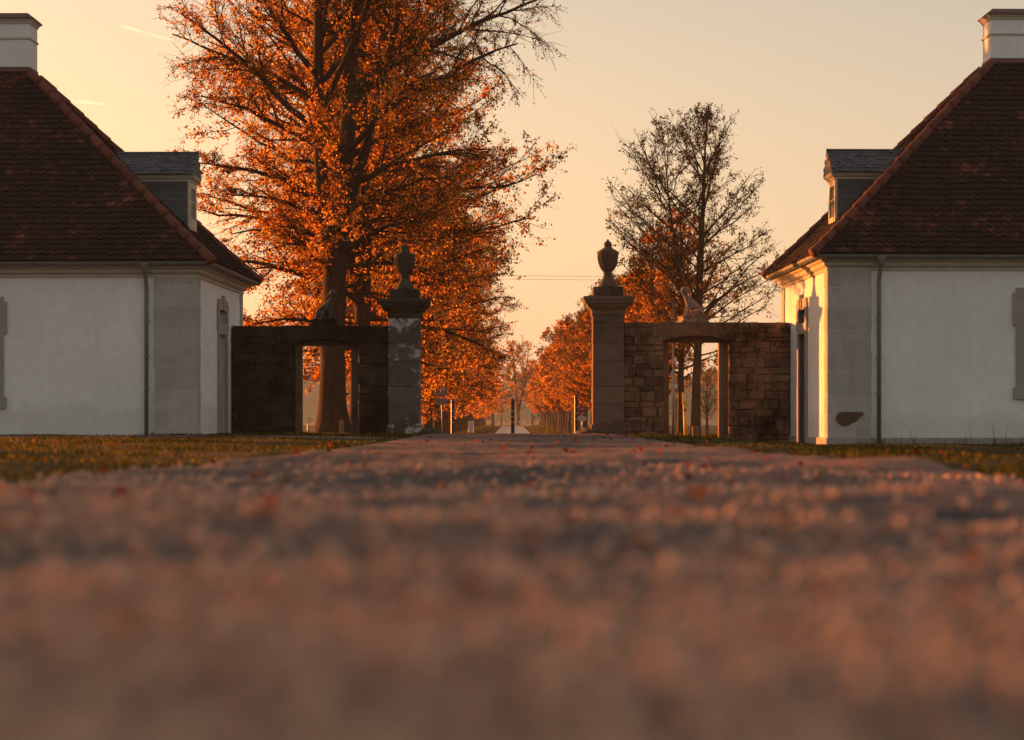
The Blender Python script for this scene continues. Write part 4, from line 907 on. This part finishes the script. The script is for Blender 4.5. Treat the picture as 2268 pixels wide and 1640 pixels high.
# ------------------------------------------------------------------ contrails
for (xa, ya), (xb, yb), r_, w in (((262, 55), (388, 92), 7, 'thin white contrail left of the big tree'), ((150, 222), (245, 233), 9, 'faint short contrail just above the left lodge roof')):
    q = lambda x, y: ((x - CX) * 2, 9000, EYE + (CY - y) * 2)
    a, b = Vector(q(xa, ya)), Vector(q(xb, yb)); n = 8
    tag(MB().tube([a + (b - a) * i / n for i in range(n + 1)], [.5 + r_ * math.sin(math.pi * (i / n) ** .7) ** .6 for i in range(n + 1)], 8).build('contrail', 'trail', None, smooth=True), w, 'contrail', kind='thing')

# ------------------------------------------------------------------ air
m, nt, b_, o_ = nmat('evening haze'); nt.nodes.remove(b_)
pv = nt.nodes.new('ShaderNodeVolumePrincipled'); pv.inputs['Color'].default_value = (1, .97, .92, 1); pv.inputs['Density'].default_value = .0002; pv.inputs['Anisotropy'].default_value = .0
nt.links.new(pv.outputs[0], o_.inputs['Volume'])
o = MB().box(-730, 730, -64, 1310, -4.2, 27).build('haze', m); o['kind'] = 'stuff'; o['label'] = 'warm evening haze filling the air over the avenue'; o['category'] = 'haze'

# ------------------------------------------------------------------ sky, sun, camera
w = bpy.data.worlds.new('World'); scene.world = w; w.use_nodes = True; nt = w.node_tree
sk = nt.nodes.new('ShaderNodeTexSky'); sk.sky_type = 'NISHITA'; sk.sun_disc = False
sk.sun_elevation = R(SUN_EL); sk.sun_rotation = R(SUN_AZ); sk.air_density = .85; sk.dust_density = 2.8; sk.ozone_density = .6
tint = mixc(nt, 1., sk.outputs[0], (1.0, .71, .43), 'MULTIPLY')
tint = mixc(nt, .41, tint, (1.15, 1.30, 1.54))      # thin high cloud veil, evenly bright
dirv = nt.nodes.new('ShaderNodeTexCoord').outputs['Generated']
sep = N(nt, 'ShaderNodeSeparateXYZ', Vector=dirv); low = ramp(nt, sep.outputs[2], [(.0, 1.), (.06, .8), (.22, .12), (.4, 0.)])
dot = N(nt, 'ShaderNodeVectorMath', {'operation': 'DOT_PRODUCT'}); nt.links.new(dirv, dot.inputs[0]); dot.inputs[1].default_value = (math.sin(R(SUN_AZ)), math.cos(R(SUN_AZ)), 0)
side = ramp(nt, dot.outputs['Value'], [(.0, 0.), (.75, 1.)])
gl = N(nt, 'ShaderNodeMath', {'operation': 'MULTIPLY'}); nt.links.new(low, gl.inputs[0]); nt.links.new(side, gl.inputs[1])
gl2 = N(nt, 'ShaderNodeMath', {'operation': 'MULTIPLY'}); nt.links.new(gl.outputs[0], gl2.inputs[0]); gl2.inputs[1].default_value = .72
tint = mixc(nt, gl2.outputs[0], tint, (3.3, 2.05, .98))      # the glow low in the sunset sky
nt.links.new(tint, nt.nodes['Background'].inputs[0]); nt.nodes['Background'].inputs[1].default_value = .133
s = bpy.data.lights.new('sun', 'SUN'); s.energy = 5.0; s.angle = R(.5); s.color = (1., .28, .05)
o = bpy.data.objects.new('sun', s); COL.objects.link(o)
a, e_ = R(SUN_AZ), R(SUN_EL)
d = Vector((-math.sin(a) * math.cos(e_), -math.cos(a) * math.cos(e_), -math.sin(e_)))
o.rotation_euler = d.to_track_quat('-Z', 'Y').to_euler()
c = bpy.data.cameras.new('camera'); o = bpy.data.objects.new('camera', c); COL.objects.link(o); scene.camera = o
o.location = (0, 0, EYE); o.rotation_euler = (R(90), 0, 0)
c.sensor_width = 36; c.lens = 36 * FPX / 2268; c.shift_y = (CY - 820) / 2268; c.clip_start = .05; c.clip_end = 20000
c.dof.use_dof = True; c.dof.focus_distance = 90; c.dof.aperture_fstop = 2.1
v = scene.view_settings; v.view_transform = 'Standard'; v.look = 'None'; v.gamma = 1; v.exposure = 1.6
scene.cycles.max_bounces = 6; scene.cycles.volume_bounces = 1; scene.cycles.use_denoising = True
scene.cycles.caustics_reflective = False; scene.cycles.caustics_refractive = False
